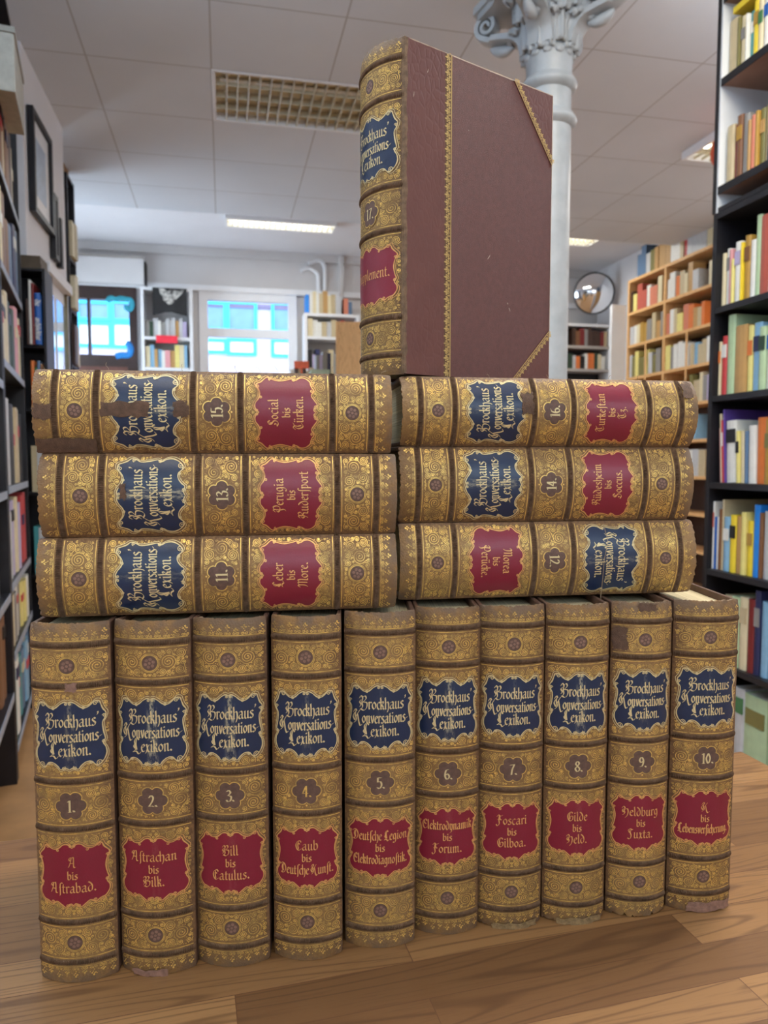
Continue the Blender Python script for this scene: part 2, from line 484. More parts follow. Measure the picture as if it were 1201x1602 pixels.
luminaire(ud0, ud0 + 1.2, vd0 - .58, vd0, HC, 'lit ceiling light half hidden by the right black bookcase', 20, 4, 2, 22, NEUT, drop=.05)
luminaire(-.64, .57, -1.0, -.42, HC, 'added ceiling light above the photographer, outside the photo', 20, 4, 2, 9, WARM, drop=.05)  # unseen lamp, added to brighten the spines
luminaire(.576, 1.788, .80, 1.38, HC, 'added ceiling light over the table, outside the photo', 20, 4, 2, 30, WARM, drop=.05)  # unseen lamp, added to brighten the table

# ------------------------------------------------------------------ table
def butcher_block():
    n = NT('butcher_block')
    vec = n.coord()
    br = n.add('ShaderNodeTexBrick')
    br.offset = 0.37; br.offset_frequency = 2; br.squash = 1.0
    n.link(vec, br.inputs['Vector'])
    br.inputs['Color1'].default_value = (0, 0, 0, 1); br.inputs['Color2'].default_value = (1, 1, 1, 1)
    br.inputs['Mortar'].default_value = (.5, .5, .5, 1)
    br.inputs['Scale'].default_value = 1.0; br.inputs['Mortar Size'].default_value = 0.0004
    br.inputs['Brick Width'].default_value = 0.34; br.inputs['Row Height'].default_value = 0.037
    # each block's own grain: shift the grain by the block's tone
    tone = n.sep(br.outputs['Color'])[0]
    cmb = n.add('ShaderNodeCombineXYZ'); n.link(n.math('MULTIPLY', tone, 7.0), cmb.inputs[2])
    add = n.add('ShaderNodeVectorMath', operation='ADD')
    n.link(vec, add.inputs[0]); n.link(cmb.outputs[0], add.inputs[1])
    mp = n.add('ShaderNodeMapping'); mp.inputs['Scale'].default_value = (1.3, 15, 1); n.link(add.outputs[0], mp.inputs[0])
    ringf = n.noise(mp.outputs[0], 1.5, 1, .3, .15)
    rings = n.math('FRACT', n.math('MULTIPLY', ringf, 13.0))
    rings = n.math('ABSOLUTE', n.math('SUBTRACT', rings, .5))
    mp2 = n.add('ShaderNodeMapping'); mp2.inputs['Scale'].default_value = (7, 160, 1); n.link(add.outputs[0], mp2.inputs[0])
    fib = n.noise(mp2.outputs[0], 3.0, 4, .6)
    c = n.mix(tone, rgb(104, 71, 42), rgb(152, 112, 70))
    c = n.mix(n.math('MULTIPLY', n.smooth(rings, .33, .5), .55), c, rgb(74, 46, 27))
    c = n.mix(n.math('MULTIPLY', n.smooth(fib, .5, .72), .42), c, rgb(90, 60, 38))
    c = n.mix(br.outputs['Fac'], c, rgb(96, 62, 38))
    n.base(c)
    n.bump(fib, .08, .0005)
    n.link(n.math('ADD', .34, n.math('MULTIPLY', fib, .18)), n.p.inputs['Roughness'])
    n.p.inputs['Specular IOR Level'].default_value = .45
    return n.m
M['block'] = butcher_block()
M['steel'] = plain('painted_steel', rgb(60, 60, 62), .5)
TAB_ROT = radians(15.0)
corner = Vector((.445, .893))                       # the far right corner of the table top
bx = Vector((cos(TAB_ROT), sin(TAB_ROT))); by = Vector((-sin(TAB_ROT), cos(TAB_ROT)))
tc = corner - bx * .85 - by * .45
table = empty('table', (tc.x, tc.y, 0), TAB_ROT)
tag(table, 'wooden butcher block table that the leather encyclopaedia stands on', 'table')
mb = MB(); mb.box(-.85, .85, -.45, .45, TABLE_Z - .04, TABLE_Z)
mb.build('tabletop', M['block'], table, bevel=.004)
mb = MB(); mb.box(-.78, .78, -.38, -.355, TABLE_Z - .13, TABLE_Z - .041); mb.box(-.78, .78, .355, .38, TABLE_Z - .13, TABLE_Z - .041)
mb.box(-.78, -.755, -.354, .354, TABLE_Z - .13, TABLE_Z - .041); mb.box(.755, .78, -.354, .354, TABLE_Z - .13, TABLE_Z - .041)
mb.build('apron', M['block'], table)
for sx in (-1, 1):
    for sy in (-1, 1):
        mb = MB(); mb.box(sx * .80 - .03, sx * .80 + .03, sy * .40 - .03, sy * .40 + .03, 0, TABLE_Z - .041)
        mb.build('leg', M['block'], table, bevel=.003)

# ================================================================== the encyclopaedia set
# blackletter strokes, drawn with a slanted broad nib: '~' curve, otherwise straight; x-height = 1
GL = {
'a': (.78, "~.12,.82 .35,1 .55,.85 .55,.15 .74,.02|~.55,.58 .2,.5 .07,.2 .28,0 .55,.22"),
'b': (.74, "~.08,1.62 .12,.9 .12,.15 .35,0|~.14,.85 .45,1 .62,.6 .55,.15 .35,0"),
'c': (.6, "~.55,.85 .35,1 .1,.7 .1,.25 .35,0 .55,.12"),
'd': (.74, "~.1,1.55 .4,1.3 .62,.8 .55,.2 .3,0|~.38,.95 .1,.7 .1,.25 .3,0"),
'e': (.6, "~.15,.55 .52,.72 .35,1 .1,.7 .1,.25 .35,0 .55,.15"),
'f': (.5, "~.58,1.55 .32,1.58 .25,1.2 .25,-.1 .16,-.4|.0,.95 .48,.95"),
'$': (.46, "~.62,1.52 .36,1.6 .25,1.2 .25,-.1 .16,-.4|.08,.9 .26,.98"),
'g': (.76, "~.55,.85 .3,1 .08,.6 .25,.06 .55,.3|~.52,1 .6,.2 .5,-.35 .22,-.5 .04,-.36"),
'h': (.74, "~.08,1.62 .13,.9 .13,.1 .22,0|~.15,.8 .45,1 .6,.75 .6,.1 .42,-.42"),
'i': (.38, "~.04,.88 .17,.96 .17,.1 .34,.02|.11,1.44 .22,1.30"),
'k': (.68, "~.08,1.62 .13,.9 .13,.1 .24,0|~.15,.85 .4,1.08 .5,.85 .2,.55|~.2,.55 .45,.4 .48,.1 .66,0"),
'l': (.36, "~.08,1.62 .14,.9 .14,.12 .32,.02"),
'm': (1.14, "~.0,.85 .15,.96 .15,.1 .24,0|~.15,.8 .42,1 .52,.85 .52,.1 .62,0|~.52,.8 .8,1 .9,.85 .9,.12 1.1,.02"),
'n': (.78, "~.0,.85 .15,.96 .15,.1 .24,0|~.15,.8 .44,1 .57,.85 .57,.12 .75,.02"),
'o': (.72, "~.34,1 .09,.66 .1,.3 .34,0|~.34,1 .6,.7 .58,.3 .34,0"),
'p': (.74, "~.0,.9 .15,.96 .15,-.5|~.15,.85 .45,1 .62,.6 .5,.1 .18,.05"),
'r': (.52, "~.0,.85 .15,.96 .15,.1 .28,.02|~.17,.8 .36,1 .52,.86"),
's': (.6, "~.52,.86 .3,1 .12,.8 .3,.55 .5,.35 .4,.05 .2,0 .04,.13"),
't': (.46, "~.18,1.36 .17,.9 .18,.12 .42,.04|.0,.95 .42,.95"),
'u': (.78, "~.02,.9 .14,.96 .14,.15 .35,0 .56,.2|~.5,.97 .57,.9 .57,.12 .76,.02"),
'v': (.70, "~.02,.9 .12,1.0 .2,.6 .34,.0|~.34,0 .5,.42 .58,.8 .56,1.08"),
'x': (.66, "~.05,.9 .2,.95 .4,.1 .62,.02|~.56,.95 .35,.6 .15,.05 0,-.2"),
'y': (.72, "~.02,.97 .14,1 .16,.2 .35,0|~.16,.8 .45,1 .6,.7 .55,.2 .35,-.35 .1,-.5"),
'z': (.6, "~.1,.95 .5,.95 .2,.5 .5,.3 .42,-.2 .1,-.32"),
'A': (1.08, "~.05,1.15 .15,1.5 .42,1.5 .32,.9 .15,.4 .0,.06|~.42,1.5 .7,1.6 .76,1.1 .76,.15 1.0,.02|.2,.7 .76,.7|~.32,1.4 .2,1.2 .3,1.05"),
'B': (1.08, "~.0,1.3 .2,1.6 .42,1.35 .32,.9 .4,.35 .12,.02|~.38,1.42 .72,1.6 .86,1.3 .46,.9|~.46,.9 .95,.82 .92,.28 .55,-.05 .12,.12|~.22,1.15 .02,.9 .2,.6 .02,.32"),
'C': (1.0, "~.92,1.3 .7,1.58 .35,1.4 .13,.9 .25,.28 .55,0 .95,.25|~.52,1.45 .42,.9 .52,.2|~.35,1.05 .55,1.1 .7,.95"),
'D': (1.15, "~.0,1.3 .2,1.6 .7,1.5 1.0,.9 .82,.25 .42,-.02 .05,.12|~.38,1.4 .25,.9 .4,.4 .2,.1|~.52,1.4 .42,.9 .5,.3"),
'E': (1.0, "~.92,1.3 .7,1.58 .35,1.4 .13,.9 .25,.28 .55,0 .95,.25|~.5,1.45 .4,1.1 .48,.9|~.25,.8 .6,.88 .78,.72"),
'F': (.95, "~.05,1.25 .3,1.6 .6,1.42 .98,1.58|~.42,1.45 .36,.8 .42,.1 .15,-.32 -.08,-.08|~.15,.8 .5,.86 .78,.75|~.55,1.4 .5,1.1 .56,.9"),
'G': (1.05, "~.92,1.35 .7,1.58 .35,1.4 .13,.9 .25,.28 .55,0 .92,.2|~.92,.2 .98,.7 .72,.88 .55,.6|~.5,1.45 .4,.95 .5,.3"),
'H': (1.1, "~.0,1.2 .22,1.55 .46,1.3 .3,.9 .42,.4 .1,0|~.4,1 .8,1.2 .94,.7 .8,0 .5,-.42|~.2,1.1 .06,.8 .24,.5"),
'J': (.9, "~.05,1.25 .35,1.6 .82,1.45|~.6,1.5 .42,1 .58,.4 .36,-.2 .0,-.06|~.3,1.4 .22,1.1 .38,.95"),
'K': (1.26, "~.0,1.25 .28,1.62 .5,1.4|~.42,1.5 .26,1 .42,.4 .05,.02|~.38,.75 .62,1.1 .98,1.56|~.6,1.05 .72,.62 .84,.1 1.05,-.24 1.3,-.04|~.18,1.2 -.06,.75 .2,.32"),
'L': (1.02, "~.8,1.38 .58,1.62 .26,1.3 .3,.8 .36,.35 .02,.05|~.02,.05 .45,.14 .75,-.14 1.05,.12|~.5,1.48 .42,.9 .52,.3|~.3,.95 .12,.7 .28,.45"),
'M': (1.42, "~.0,1.2 .2,1.58 .36,1.3 .32,.5 .08,.02|~.36,1.3 .66,1.6 .78,1.3 .74,.1|~.78,1.3 1.08,1.6 1.24,1.2 1.18,.15 1.4,.02"),
'P': (1.02, "~.02,1.25 .25,1.58 .42,1.3 .32,.6 .42,-.1 .18,-.42|~.36,1.4 .78,1.6 .98,1.1 .78,.58 .36,.55|~.2,1.1 .02,.85 .22,.55"),
'R': (1.1, "~.02,1.25 .25,1.58 .42,1.3 .36,.6 .1,.02|~.36,1.4 .78,1.6 .92,1.2 .46,.85|~.46,.85 .84,.7 .82,.15 1.1,.02|~.2,1.1 .02,.85 .22,.55"),
'S': (1.0, "~.9,1.3 .62,1.62 .3,1.4 .4,1.02 .82,.7 .78,.2 .4,-.02 .02,.22|~.55,1.5 .46,1.25 .6,1.0|~.25,.6 .4,.45 .3,.2"),
'T': (1.0, "~.0,1.2 .25,1.58 .6,1.4 1.0,1.6|~.5,1.38 .14,.9 .25,.25 .55,0 .95,.28|~.62,1.4 .5,.9 .62,.3"),
'.': (.34, ".08,.20 .24,.0"), "'": (.3, "~.16,1.75 .2,1.55 .08,1.35"), '-': (.42, ".04,.42 .36,.6"), ' ': (.32, ""),
'0': (.68, "~.32,1.4 .06,.7 .32,0 .58,.7 .32,1.4"), '1': (.52, ".08,1.2 .28,1.4|.28,1.4 .28,0|.1,0 .46,0"),
'2': (.66, "~.08,1.1 .3,1.4 .56,1.1 .4,.6 .05,.05|~.05,.05 .35,.12 .62,.02"),
'3': (.62, "~.08,1.2 .3,1.4 .52,1.1 .25,.75|~.25,.75 .6,.6 .5,.1 .2,0 .05,.2"),
'4': (.7, ".45,1.4 .02,.45|.02,.45 .66,.45|.45,1.4 .45,0"),
'5': (.64, ".15,1.4 .56,1.36|.15,1.4 .12,.8|~.12,.8 .45,.9 .6,.45 .35,0 .05,.15"),
'6': (.64, "~.52,1.3 .2,1.2 .05,.5 .3,0 .6,.35 .35,.75 .1,.5"), '7': (.62, ".05,1.3 .62,1.36|~.62,1.36 .35,.7 .25,0"),
'8': (.64, "~.3,.75 .08,1.05 .3,1.4 .52,1.1 .3,.75 .03,.4 .3,0 .6,.35 .3,.75"),
'9': (.64, "~.1,.1 .4,.2 .56,.9 .3,1.4 .05,1 .25,.65 .52,.9"),
}

def catmull(p, n=5):
    if len(p) < 3: return p
    q = [(2 * p[0][0] - p[1][0], 2 * p[0][1] - p[1][1])] + p + [(2 * p[-1][0] - p[-2][0], 2 * p[-1][1] - p[-2][1])]
    out = []
    for i in range(1, len(q) - 2):
        a, b, c, d = q[i - 1:i + 3]
        for k in range(n):
            t = k / n; t2 = t * t; t3 = t2 * t
            out.append(tuple(0.5 * (2 * b[j] + (c[j] - a[j]) * t + (2 * a[j] - 5 * b[j] + 4 * c[j] - d[j]) * t2 + (3 * b[j] - a[j] - 3 * c[j] + d[j]) * t3) for j in (0, 1)))
    out.append(p[-1])
    return out

def glyph_strokes(ch):
    ch2, um = (ch, False)
    if ch == 'ü': ch2, um = 'u', True
    adv, s = GL[ch2]
    out = []
    for st in s.split('|'):
        if not st: continue
        cur = st[0] == '~'
        pts = [tuple(float(q) for q in w.split(',')) for w in st.lstrip('~').split()]
        out.append(catmull(pts) if cur else pts)
    if um: out += [[(.12, 1.42), (.23, 1.28)], [(.42, 1.42), (.53, 1.28)]]
    return adv, out

def text_strokes(txt, xh, cx, base, maxw=None, track=0.05, cap=1.0):
    pos = 0.0; items = []
    for i, ch in enumerate(txt):
        adv, st = glyph_strokes(ch)
        if cap != 1.0 and ch.isupper(): adv *= cap; st = [[(a * cap, b * cap - .14) for a, b in s] for s in st]
        items.append((pos, st))
        pos += adv + track - (0.12 if txt[i:i + 2] in ('ch', 'ck') else 0)
    total = pos * xh
    kx = 1.0 if not maxw or total <= maxw else maxw / total
    out = []
    for p, st in items:
        for s in st:
            out.append([(cx + ((p + a) * xh - total / 2) * kx, base + b * xh) for a, b in s])
    return out

def nib_faces(mb, strokes, SP, off, nib, thin, ang=radians(38), m=0):
    """sweep a broad nib along each stroke; SP maps spine millimetres onto the curved spine"""
    nx, nz = cos(ang) * nib / 2, sin(ang) * nib / 2
    for s in strokes:
        for i in range(len(s) - 1):
            (a, b), (c, d) = s[i], s[i + 1]
            L = hypot(c - a, d - b) or 1e-9
            px, pz = -(d - b) / L, (c - a) / L
            # the nib's extent across the stroke, never thinner than the hairline
            k = nx * px + nz * pz
            sg = 1 if k >= 0 else -1
            ox, oz = nx * sg, nz * sg
            if abs(k) < thin / 2: 
                e = thin / 2 - abs(k); ox += px * e; oz += pz * e
            mb.quad(SP(a - ox, b - oz, off), SP(c - ox, d - oz, off), SP(c + ox, d + oz, off), SP(a + ox, b + oz, off), m)

def ribbon(mb, pts, w, SP, off, m=0):
    n = len(pts); L = []; R = []
    for i, (a, b) in enumerate(pts):
        p, q = pts[max(i - 1, 0)], pts[min(i + 1, n - 1)]
        dx, dz = q[0] - p[0], q[1] - p[1]; l = hypot(dx, dz) or 1e-9
        ww = (w[i] if isinstance(w, list) else w) / 2
        L.append(SP(a - dz / l * ww, b + dx / l * ww, off)); R.append(SP(a + dz / l * ww, b - dx / l * ww, off))
    mb.grid([L, R], m)

def disc(mb, a, b, r, SP, off, n=7, m=0):
    mb.poly([SP(a + r * cos(2 * pi * k / n), b + r * sin(2 * pi * k / n), off) for k in range(n)], m)

def spiral(cx, cz, r, turns, start, sgn):
    n = int(13 * turns)
    return [(cx + r * (1 - 0.86 * i / n) * cos(start + sgn * 2 * pi * turns * i / n), cz + r * (1 - 0.86 * i / n) * sin(start + sgn * 2 * pi * turns * i / n)) for i in range(n + 1)]

def filigree(mb, SP, off, hw, z0, z1, clear, seed, w0=0.00043):
    """mirrored scrollwork that fills a spine panel; clear(a,z,r) says whether a scroll of radius r fits there"""
    rnd = random.Random(seed)
    cs = []
    h = z1 - z0
    for r, tries in ((.0052, 26), (.0041, 60), (.0033, 140), (.0026, 280), (.0020, 500), (.0015, 700), (.0010, 800), (.0006, 700)):
        if r > h * .48: continue
        for _ in range(tries):
            a = rnd.uniform(r * 1.02, hw - r) if r > .0012 else rnd.uniform(0, hw - r); z = rnd.uniform(z0 + r, z1 - r)
            if not clear(a, z, r): continue
            if any(hypot(a - x, z - y) < (r + q) * (.97 if r > .002 else .9) for x, y, q in cs): continue
            cs.append((a, z, r))
    for i, (a, z, r) in enumerate(cs):
        st, sg = rnd.uniform(0, 2 * pi), rnd.choice((-1, 1))
        for mir in (1, -1):
            if r >= .0014:
                sp = spiral(a, z, r * .97, 2.6 if r > .003 else (2.1 if r > .0021 else 1.6), st, sg)
                # a leading tail that swings away towards the next scroll
                tx, tz = sp[0]
                tail = [(tx + r * (.55 * cos(st - sg * pi / 2) * k + .25 * k * k * cos(st)), tz + r * (.55 * sin(st - sg * pi / 2) * k + .25 * k * k * sin(st))) for k in (1.0, .66, .33)]
                tail = [(max(-hw, min(hw, x)), max(z0, min(z1, y))) for x, y in tail]
                pts = tail + sp
                ribbon(mb, [(x * mir, y) for x, y in pts], w0, SP, off)
                disc(mb, sp[-1][0] * mir, sp[-1][1], w0 * 1.3, SP, off)
            elif r >= .0009:
                ribbon(mb, [(x * mir, y) for x, y in spiral(a, z, r * .92, 1.15, st, sg)], w0 * .9, SP, off)
            else:
                disc(mb, a * mir, z, r * (.62 if rnd.random() < .6 else .42), SP, off)

CARTOUCHE = [(0, .97), (.10, .99), (.22, .93), (.36, .82), (.50, .80), (.62, .88), (.72, .97), (.84, .95), (.88, .84), (.93, .70), (1.0, .58),
             (.97, .42), (.91, .30), (.93, .05), (.97, -.18), (.92, -.30), (.98, -.44), (1.0, -.62), (.93, -.80), (.80, -.93), (.70, -.90), (.60, -.80), (.46, -.80), (.33, -.90), (.25, -.99), (.12, -.95), (0, -1.0)]
CARTOUCHE_R = [(0, .86), (.12, .98), (.26, .97), (.40, .86), (.56, .83), (.70, .90), (.80, .94), (.86, .80), (.97, .66), (1.0, .58),
             (.94, .44), (.90, .20), (.93, -.05), (.97, -.20), (.92, -.32), (.99, -.46), (.98, -.62), (.88, -.78), (.74, -.82), (.62, -.90), (.48, -.82), (.34, -.92), (.22, -1.0), (.08, -.90), (0, -.96)]
def cart_outline(cx, cz, hx, hz, shape):
    r = catmull([(x, y) for x, y in shape], 4)
    full = r + [(-x, y) for x, y in reversed(r[1:-1])]
    return [(cx + x * hx, cz + y * hz) for x, y in full]

def inside_poly(p, x, y):
    c = False; j = len(p) - 1
    for i in range(len(p)):
        if (p[i][1] > y) != (p[j][1] > y) and x < (p[j][0] - p[i][0]) * (y - p[i][1]) / (p[j][1] - p[i][1]) + p[i][0]: c = not c
        j = i
    return c

def fill_star(mb, outline, cx, cz, SP, off, rings=9, m=0):
    rows = []
    for k in range(rings + 1):
        t = k / rings
        rows.append([SP(cx + (x - cx) * t, cz + (z - cz) * t, off) for x, z in outline])
    mb.grid(rows, m, True)

def lexicon(vol, w, H, D, b, line1, line2, seed, tan, edge, wear_glare, loc, rot, label, board=False, torn=False, fray=0.0, clean_num=True):
    R = random.Random(seed)
    root = empty('lexicon_volume', loc, rot=rot)
    tag(root, label, 'book', 'volumes of the old leather encyclopaedia')
    k = H / 0.25
    half = w / 2
    Z = lambda t: H * (1 - t)                       # fraction from the head -> height
    def SP(a, z, off=0.0):
        s = max(-1.0, min(1.0, a / half))
        y = -b * (1 - abs(s) ** 2.15)
        # surface normal of the rounded back
        dy = b * 2.15 * abs(s) ** 1.15 * (1 if s >= 0 else -1) / half
        l = sqrt(1 + dy * dy)
        return (a + off * dy / l, y - off / l, z)
    # ---- spine: a rounded shell with worn head and tail
    lm = spine_leather('spine_leather_%d' % vol, tan, edge, seed, half)
    mb = MB(); nu, nz = 44, 40
    fr = lambda a, top: (R.uniform(-.0004, .0005) + (fray * R.choice((0, 0, 0, .0004, -.0007)) if top else 0))
    head = [fr(i, True) for i in range(nu + 1)]; tail = [abs(fr(i, fray > .9)) * (3.0 if fray > .9 else .9) for i in range(nu + 1)]
    out, inn = [], []
    for j in range(nz + 1):
        t = j / nz
        ro, ri = [], []
        for i in range(nu + 1):
            a = half * (2 * i / nu - 1)
            z = t * H + (head[i] if j == nz else 0) + (tail[i] if j == 0 else 0)
            # the cap rolls over slightly at head and tail
            roll = .0012 * (max(0, abs(t - .5) - .487) / .013) ** 2
            x, y, zz = SP(a, z, -roll)
            ro.append((x, y, zz)); x, y, zz = SP(a * .96, z, -.0030); ri.append((x, max(y, -b + .003), zz))
        out.append(ro); inn.append(ri)
    io = mb.grid(out); ii = mb.grid([list(reversed(r)) for r in inn])
    for j in (0, nz):
        for i in range(nu):
            q = (out[j][i], out[j][i + 1], inn[j][i + 1], inn[j][i])
            mb.quad(*(q if j else reversed(q)))
    for i in (0, nu):
        for j in range(nz):
            q = (out[j][i], out[j + 1][i], inn[j + 1][i], inn[j][i]); mb.quad(*(reversed(q) if i else q))
    spine = mb.build('spine', lm, root, smooth=True, auto=50)
    # ---- boards and page block
    bt = .0032
    for s in (-1, 1):
        mb = MB()
        x0, x1 = (half - bt, half) if s > 0 else (-half, -half + bt)
        mb.box(x0, x1, .0008, D, 0.0006, H - .0006)
        bo = mb.build('front_board' if s > 0 else 'back_board', M['board'] if board else M['side_leather'], root, bevel=.0008)
        if s > 0 and board: front = bo
    mb = MB(); n = 9
    prof = [(-half + bt + .0004, .001), ] + [((half - bt - .0004) * (2 * i / n - 1), -b * .62 * (1 - abs(2 * i / n - 1) ** 2.2)) for i in range(n + 1)] + [(half - bt - .0004, .001), (half - bt - .0004, D - .004)] \
        + [((half - bt - .0004) * (1 - 2 * i / n), D - .004 - .004 * (1 - (1 - 2 * i / n) ** 2)) for i in range(1, n)] + [(-half + bt + .0004, D - .004)]
    mb.prism(prof, .0032, H - .0062)
    mb.build('page_block', M['pages'], root)
    # ---- raised rope bands
    BANDS = [.058, .168, .430, .562, .824, .938]
    for t in BANDS:
        mb = MB(); zc = Z(t); rows = []
        N = 192
        for i in range(N + 1):
            a = half * .985 * (2 * i / N - 1)
            rip = .00055 * sin(i * pi / 2 + .4)
            rows.append([SP(a, zc + dz * k, of + (rip if 0 < q < 4 else 0)) for q, (dz, of) in enumerate(((-.0022, -.0003), (-.0016, .0004), (0, .0008), (.0016, .0004), (.0022, -.0003)))])
        mb.grid(rows)
        mb.build('raised_band', M['band'], spine, smooth=True)
    # ---- layout of labels
    tcx, tz, thx, thz = 0.0, Z(.302), half * .865, .0233 * k
    vz, vhz = Z(.690), .0222 * k
    nz_ = Z(.496)
    blue = cart_outline(0, tz, thx, thz, CARTOUCHE)
    red = cart_outline(0, vz, thx * 1.0, vhz, CARTOUCHE_R)
    hw = half * .94
    lobes = lambda th: .0101 * k * (.80 + .22 * abs(cos(3 * th)) ** .7) * min(1, half / .0245)
    # ---- gilt tooling
    g = MB(); OF = .00022
    for t in BANDS:
        for dz, ww in ((.0031, .00055), (-.0031, .00055)):
            ribbon(g, [(hw * (2 * i / 24 - 1), Z(t) + dz * k) for i in range(25)], ww, SP, OF)
    panels = [(.168, .058, 1), (.430, .168, 2), (.562, .430, 3), (.824, .562, 4), (.938, .824, 5)]
    blue_big = cart_outline(0, tz, thx + .0012, thz + .0014, CARTOUCHE); red_big = cart_outline(0, vz, thx + .0012, vhz + .0014, CARTOUCHE_R)
    for tb, tt, pid in panels:
        z0, z1 = Z(tb) + .0042 * k, Z(tt) - .0042 * k
        zc = (z0 + z1) / 2
        if pid in (1, 5): ok = lambda a, z, r: hypot(a, z - zc) > .0066 * k + r
        elif pid == 3: ok = lambda a, z, r: hypot(a, z - nz_) > .0112 * k + r
        else:
            pl = blue_big if pid == 2 else red_big
            ok = lambda a, z, r: not any(inside_poly(pl, a + r * x, z + r * y) for x, y in ((0, 0), (.9, 0), (-.9, 0), (0, .9), (0, -.9), (.6, .6), (-.6, .6), (.6, -.6), (-.6, -.6)))
        filigree(g, SP, OF, hw, z0, z1, ok, 40 + pid + (seed % 3) * 10)
        if pid in (1, 5):
            for rr, ww in ((.0056, .00055), (.0064, .00035)):
                ribbon(g, [(rr * k * cos(2 * pi * i / 36), zc + rr * k * sin(2 * pi * i / 36)) for i in range(37)], ww, SP, OF + .0001)
    # head and tail palmettes
    for zb, sg in ((Z(.058) + .0034 * k, 1), (Z(.938) - .0034 * k, -1)):
        nP = 9
        for i in range(nP):
            a = hw * .94 * (2 * i / (nP - 1) - 1)
            hgt = .0068 * k if i % 2 == 0 else .0045 * k
            for q in range(4): disc(g, a + .00035 * (1 if q % 2 else -1), zb + sg * hgt * (.25 + .2 * q), .00042, SP, OF, 6)
            disc(g, a, zb + sg * hgt, .00075, SP, OF, 5); disc(g, a - .0011, zb + sg * hgt * .8, .0006, SP, OF, 5); disc(g, a + .0011, zb + sg * hgt * .8, .0006, SP, OF, 5)
            for mir in (-1, 1):
                ribbon(g, [(a + mir * x, zb + sg * y) for x, y in spiral(.0013, .0013 * k, .0011, 1.3, pi, 1)], .00036, SP, OF)
        for i in range(46):
            disc(g, R.uniform(-hw, hw), zb + sg * R.uniform(.0002, .0062) * k, R.uniform(.0002, .0004), SP, OF, 5)
    g.build('gilt_tooling', M['gilt'], spine)
    # ---- rosettes
    for tb, tt, pid in panels:
        if pid not in (1, 5): continue
        zc = (Z(tb) + Z(tt)) / 2
        mb = MB()
        ro = [(.0050 * k * cos(2 * pi * i / 28), zc + .0050 * k * sin(2 * pi * i / 28)) for i in range(28)]
        fill_star(mb, ro, 0, zc, SP, .00030, 3, 0)
        for q in range(6):
            th = q * pi / 3 + .3
            disc(mb, .0027 * k * cos(th), zc + .0027 * k * sin(th), .00115 * k, SP, .00048, 9, 1)
        disc(mb, 0, zc, .0010 * k, SP, .00050, 9, 1)
        mb.build('rosette', [M['rosette'], M['petal']], spine)
    # ---- title label
    lab = label_leather('title_label_%d' % vol, rgb(22, 38, 66), rgb(168, 162, 140), wear_glare, half)
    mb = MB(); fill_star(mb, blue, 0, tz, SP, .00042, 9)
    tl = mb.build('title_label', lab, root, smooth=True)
    def frame(mb, out, cz, hx, hz):
        n = len(out); o2 = out + out[:1]
        ws = [.00052 + .00034 * abs(sin(i * pi / 8)) for i in range(n + 1)]
        ribbon(mb, o2, ws, SP, .00062)
        big = [(x * 1.055, cz + (z - cz) * 1.06) for x, z in o2]
        ribbon(mb, big, .0004, SP, .00030)
        for mir in (-1, 1):
            for (x, z, r, st, sg) in ((.74, .90, .0016, 0, 1), (.42, .80, .0011, 2, -1), (.06, .93, .0011, 1, 1), (.96, .50, .0013, 3, -1), (.93, -.26, .0011, 1, 1), (.82, -.86, .0019, 4, -1), (.60, -.84, .0011, 0, 1), (.16, -.95, .0014, 2, 1)):
                ribbon(mb, [(q * mir, p) for q, p in spiral(x * hx, cz + z * hz, r, 1.5, st, sg)], .0005, SP, .00066)
    mb = MB(); frame(mb, blue, tz, thx, thz); mb.build('gilt_frame', M['gilt_pale'], tl)
    mb = MB(); e = w / .0512; xh = .0053 * k; ke = min(1.08, e)
    for txt, f, mw in (("Brockhaus'", .25, .0330), ("Konversations-", -.19, .0386), ("Lexikon.", -.60, .0262)):
        st = text_strokes(txt, xh, .0006 if f < .2 else .002, tz + f * thz, mw * ke, .06, 1.22)
        nib_faces(mb, st, SP, .00068, .00105 * k, .00036)
    mb.build('lettering', M['gilt_pale'], tl)
    # ---- volume label
    rl = label_leather('volume_label_%d' % vol, rgb(122, 24, 44), rgb(170, 110, 100), wear_glare * .12, half, .36)
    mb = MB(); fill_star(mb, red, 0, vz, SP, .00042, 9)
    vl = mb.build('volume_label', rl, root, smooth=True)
    mb = MB(); frame(mb, red, vz, thx, vhz); mb.build('gilt_frame', M['gilt_rose'], vl)
    mb = MB()
    rows = ((line1, .25, .0045), ('bis', -.13, .0036), (line2, -.55, .0045)) if line2 else ((line1, -.10, .0052),)
    for txt, f, xh in rows:
        st = text_strokes(txt, xh * k, 0, vz + f * vhz, .0385 * ke, .08)
        nib_faces(mb, st, SP, .00068, .00092 * k, .00036)
    mb.build('lettering', M['gilt_rose'], vl)
    # ---- number medallion
    mb = MB()
    lo = [(lobes(2 * pi * i / 48) * cos(2 * pi * i / 48), nz_ + lobes(2 * pi * i / 48) * sin(2 * pi * i / 48)) for i in range(48)]
    fill_star(mb, lo, 0, nz_, SP, .00040, 4)
    md = mb.build('number_medallion', M['rosette'], root)
    mb = MB(); ribbon(mb, lo + lo[:1], .0007, SP, .00056)
    disc(mb, 0, nz_ + .0103 * k, .0007, SP, .0005); disc(mb, 0, nz_ - .0103 * k, .0007, SP, .0005)
    mb.build('gilt_frame', M['gilt'], md)
    mb = MB(); st = text_strokes('%d.' % vol, .0058 * k, .0006, nz_ - .0042 * k, None, .06)
    nib_faces(mb, st, SP, .00060, .0013 * k, .0005, radians(10))
    mb.build('numeral', M['gilt_pale'] if clean_num else M['gilt'], md)
    # ---- worn white-brown joints, the cover side of the volume on top
    if board: dress_board(root, front, half, H, D, b, R)
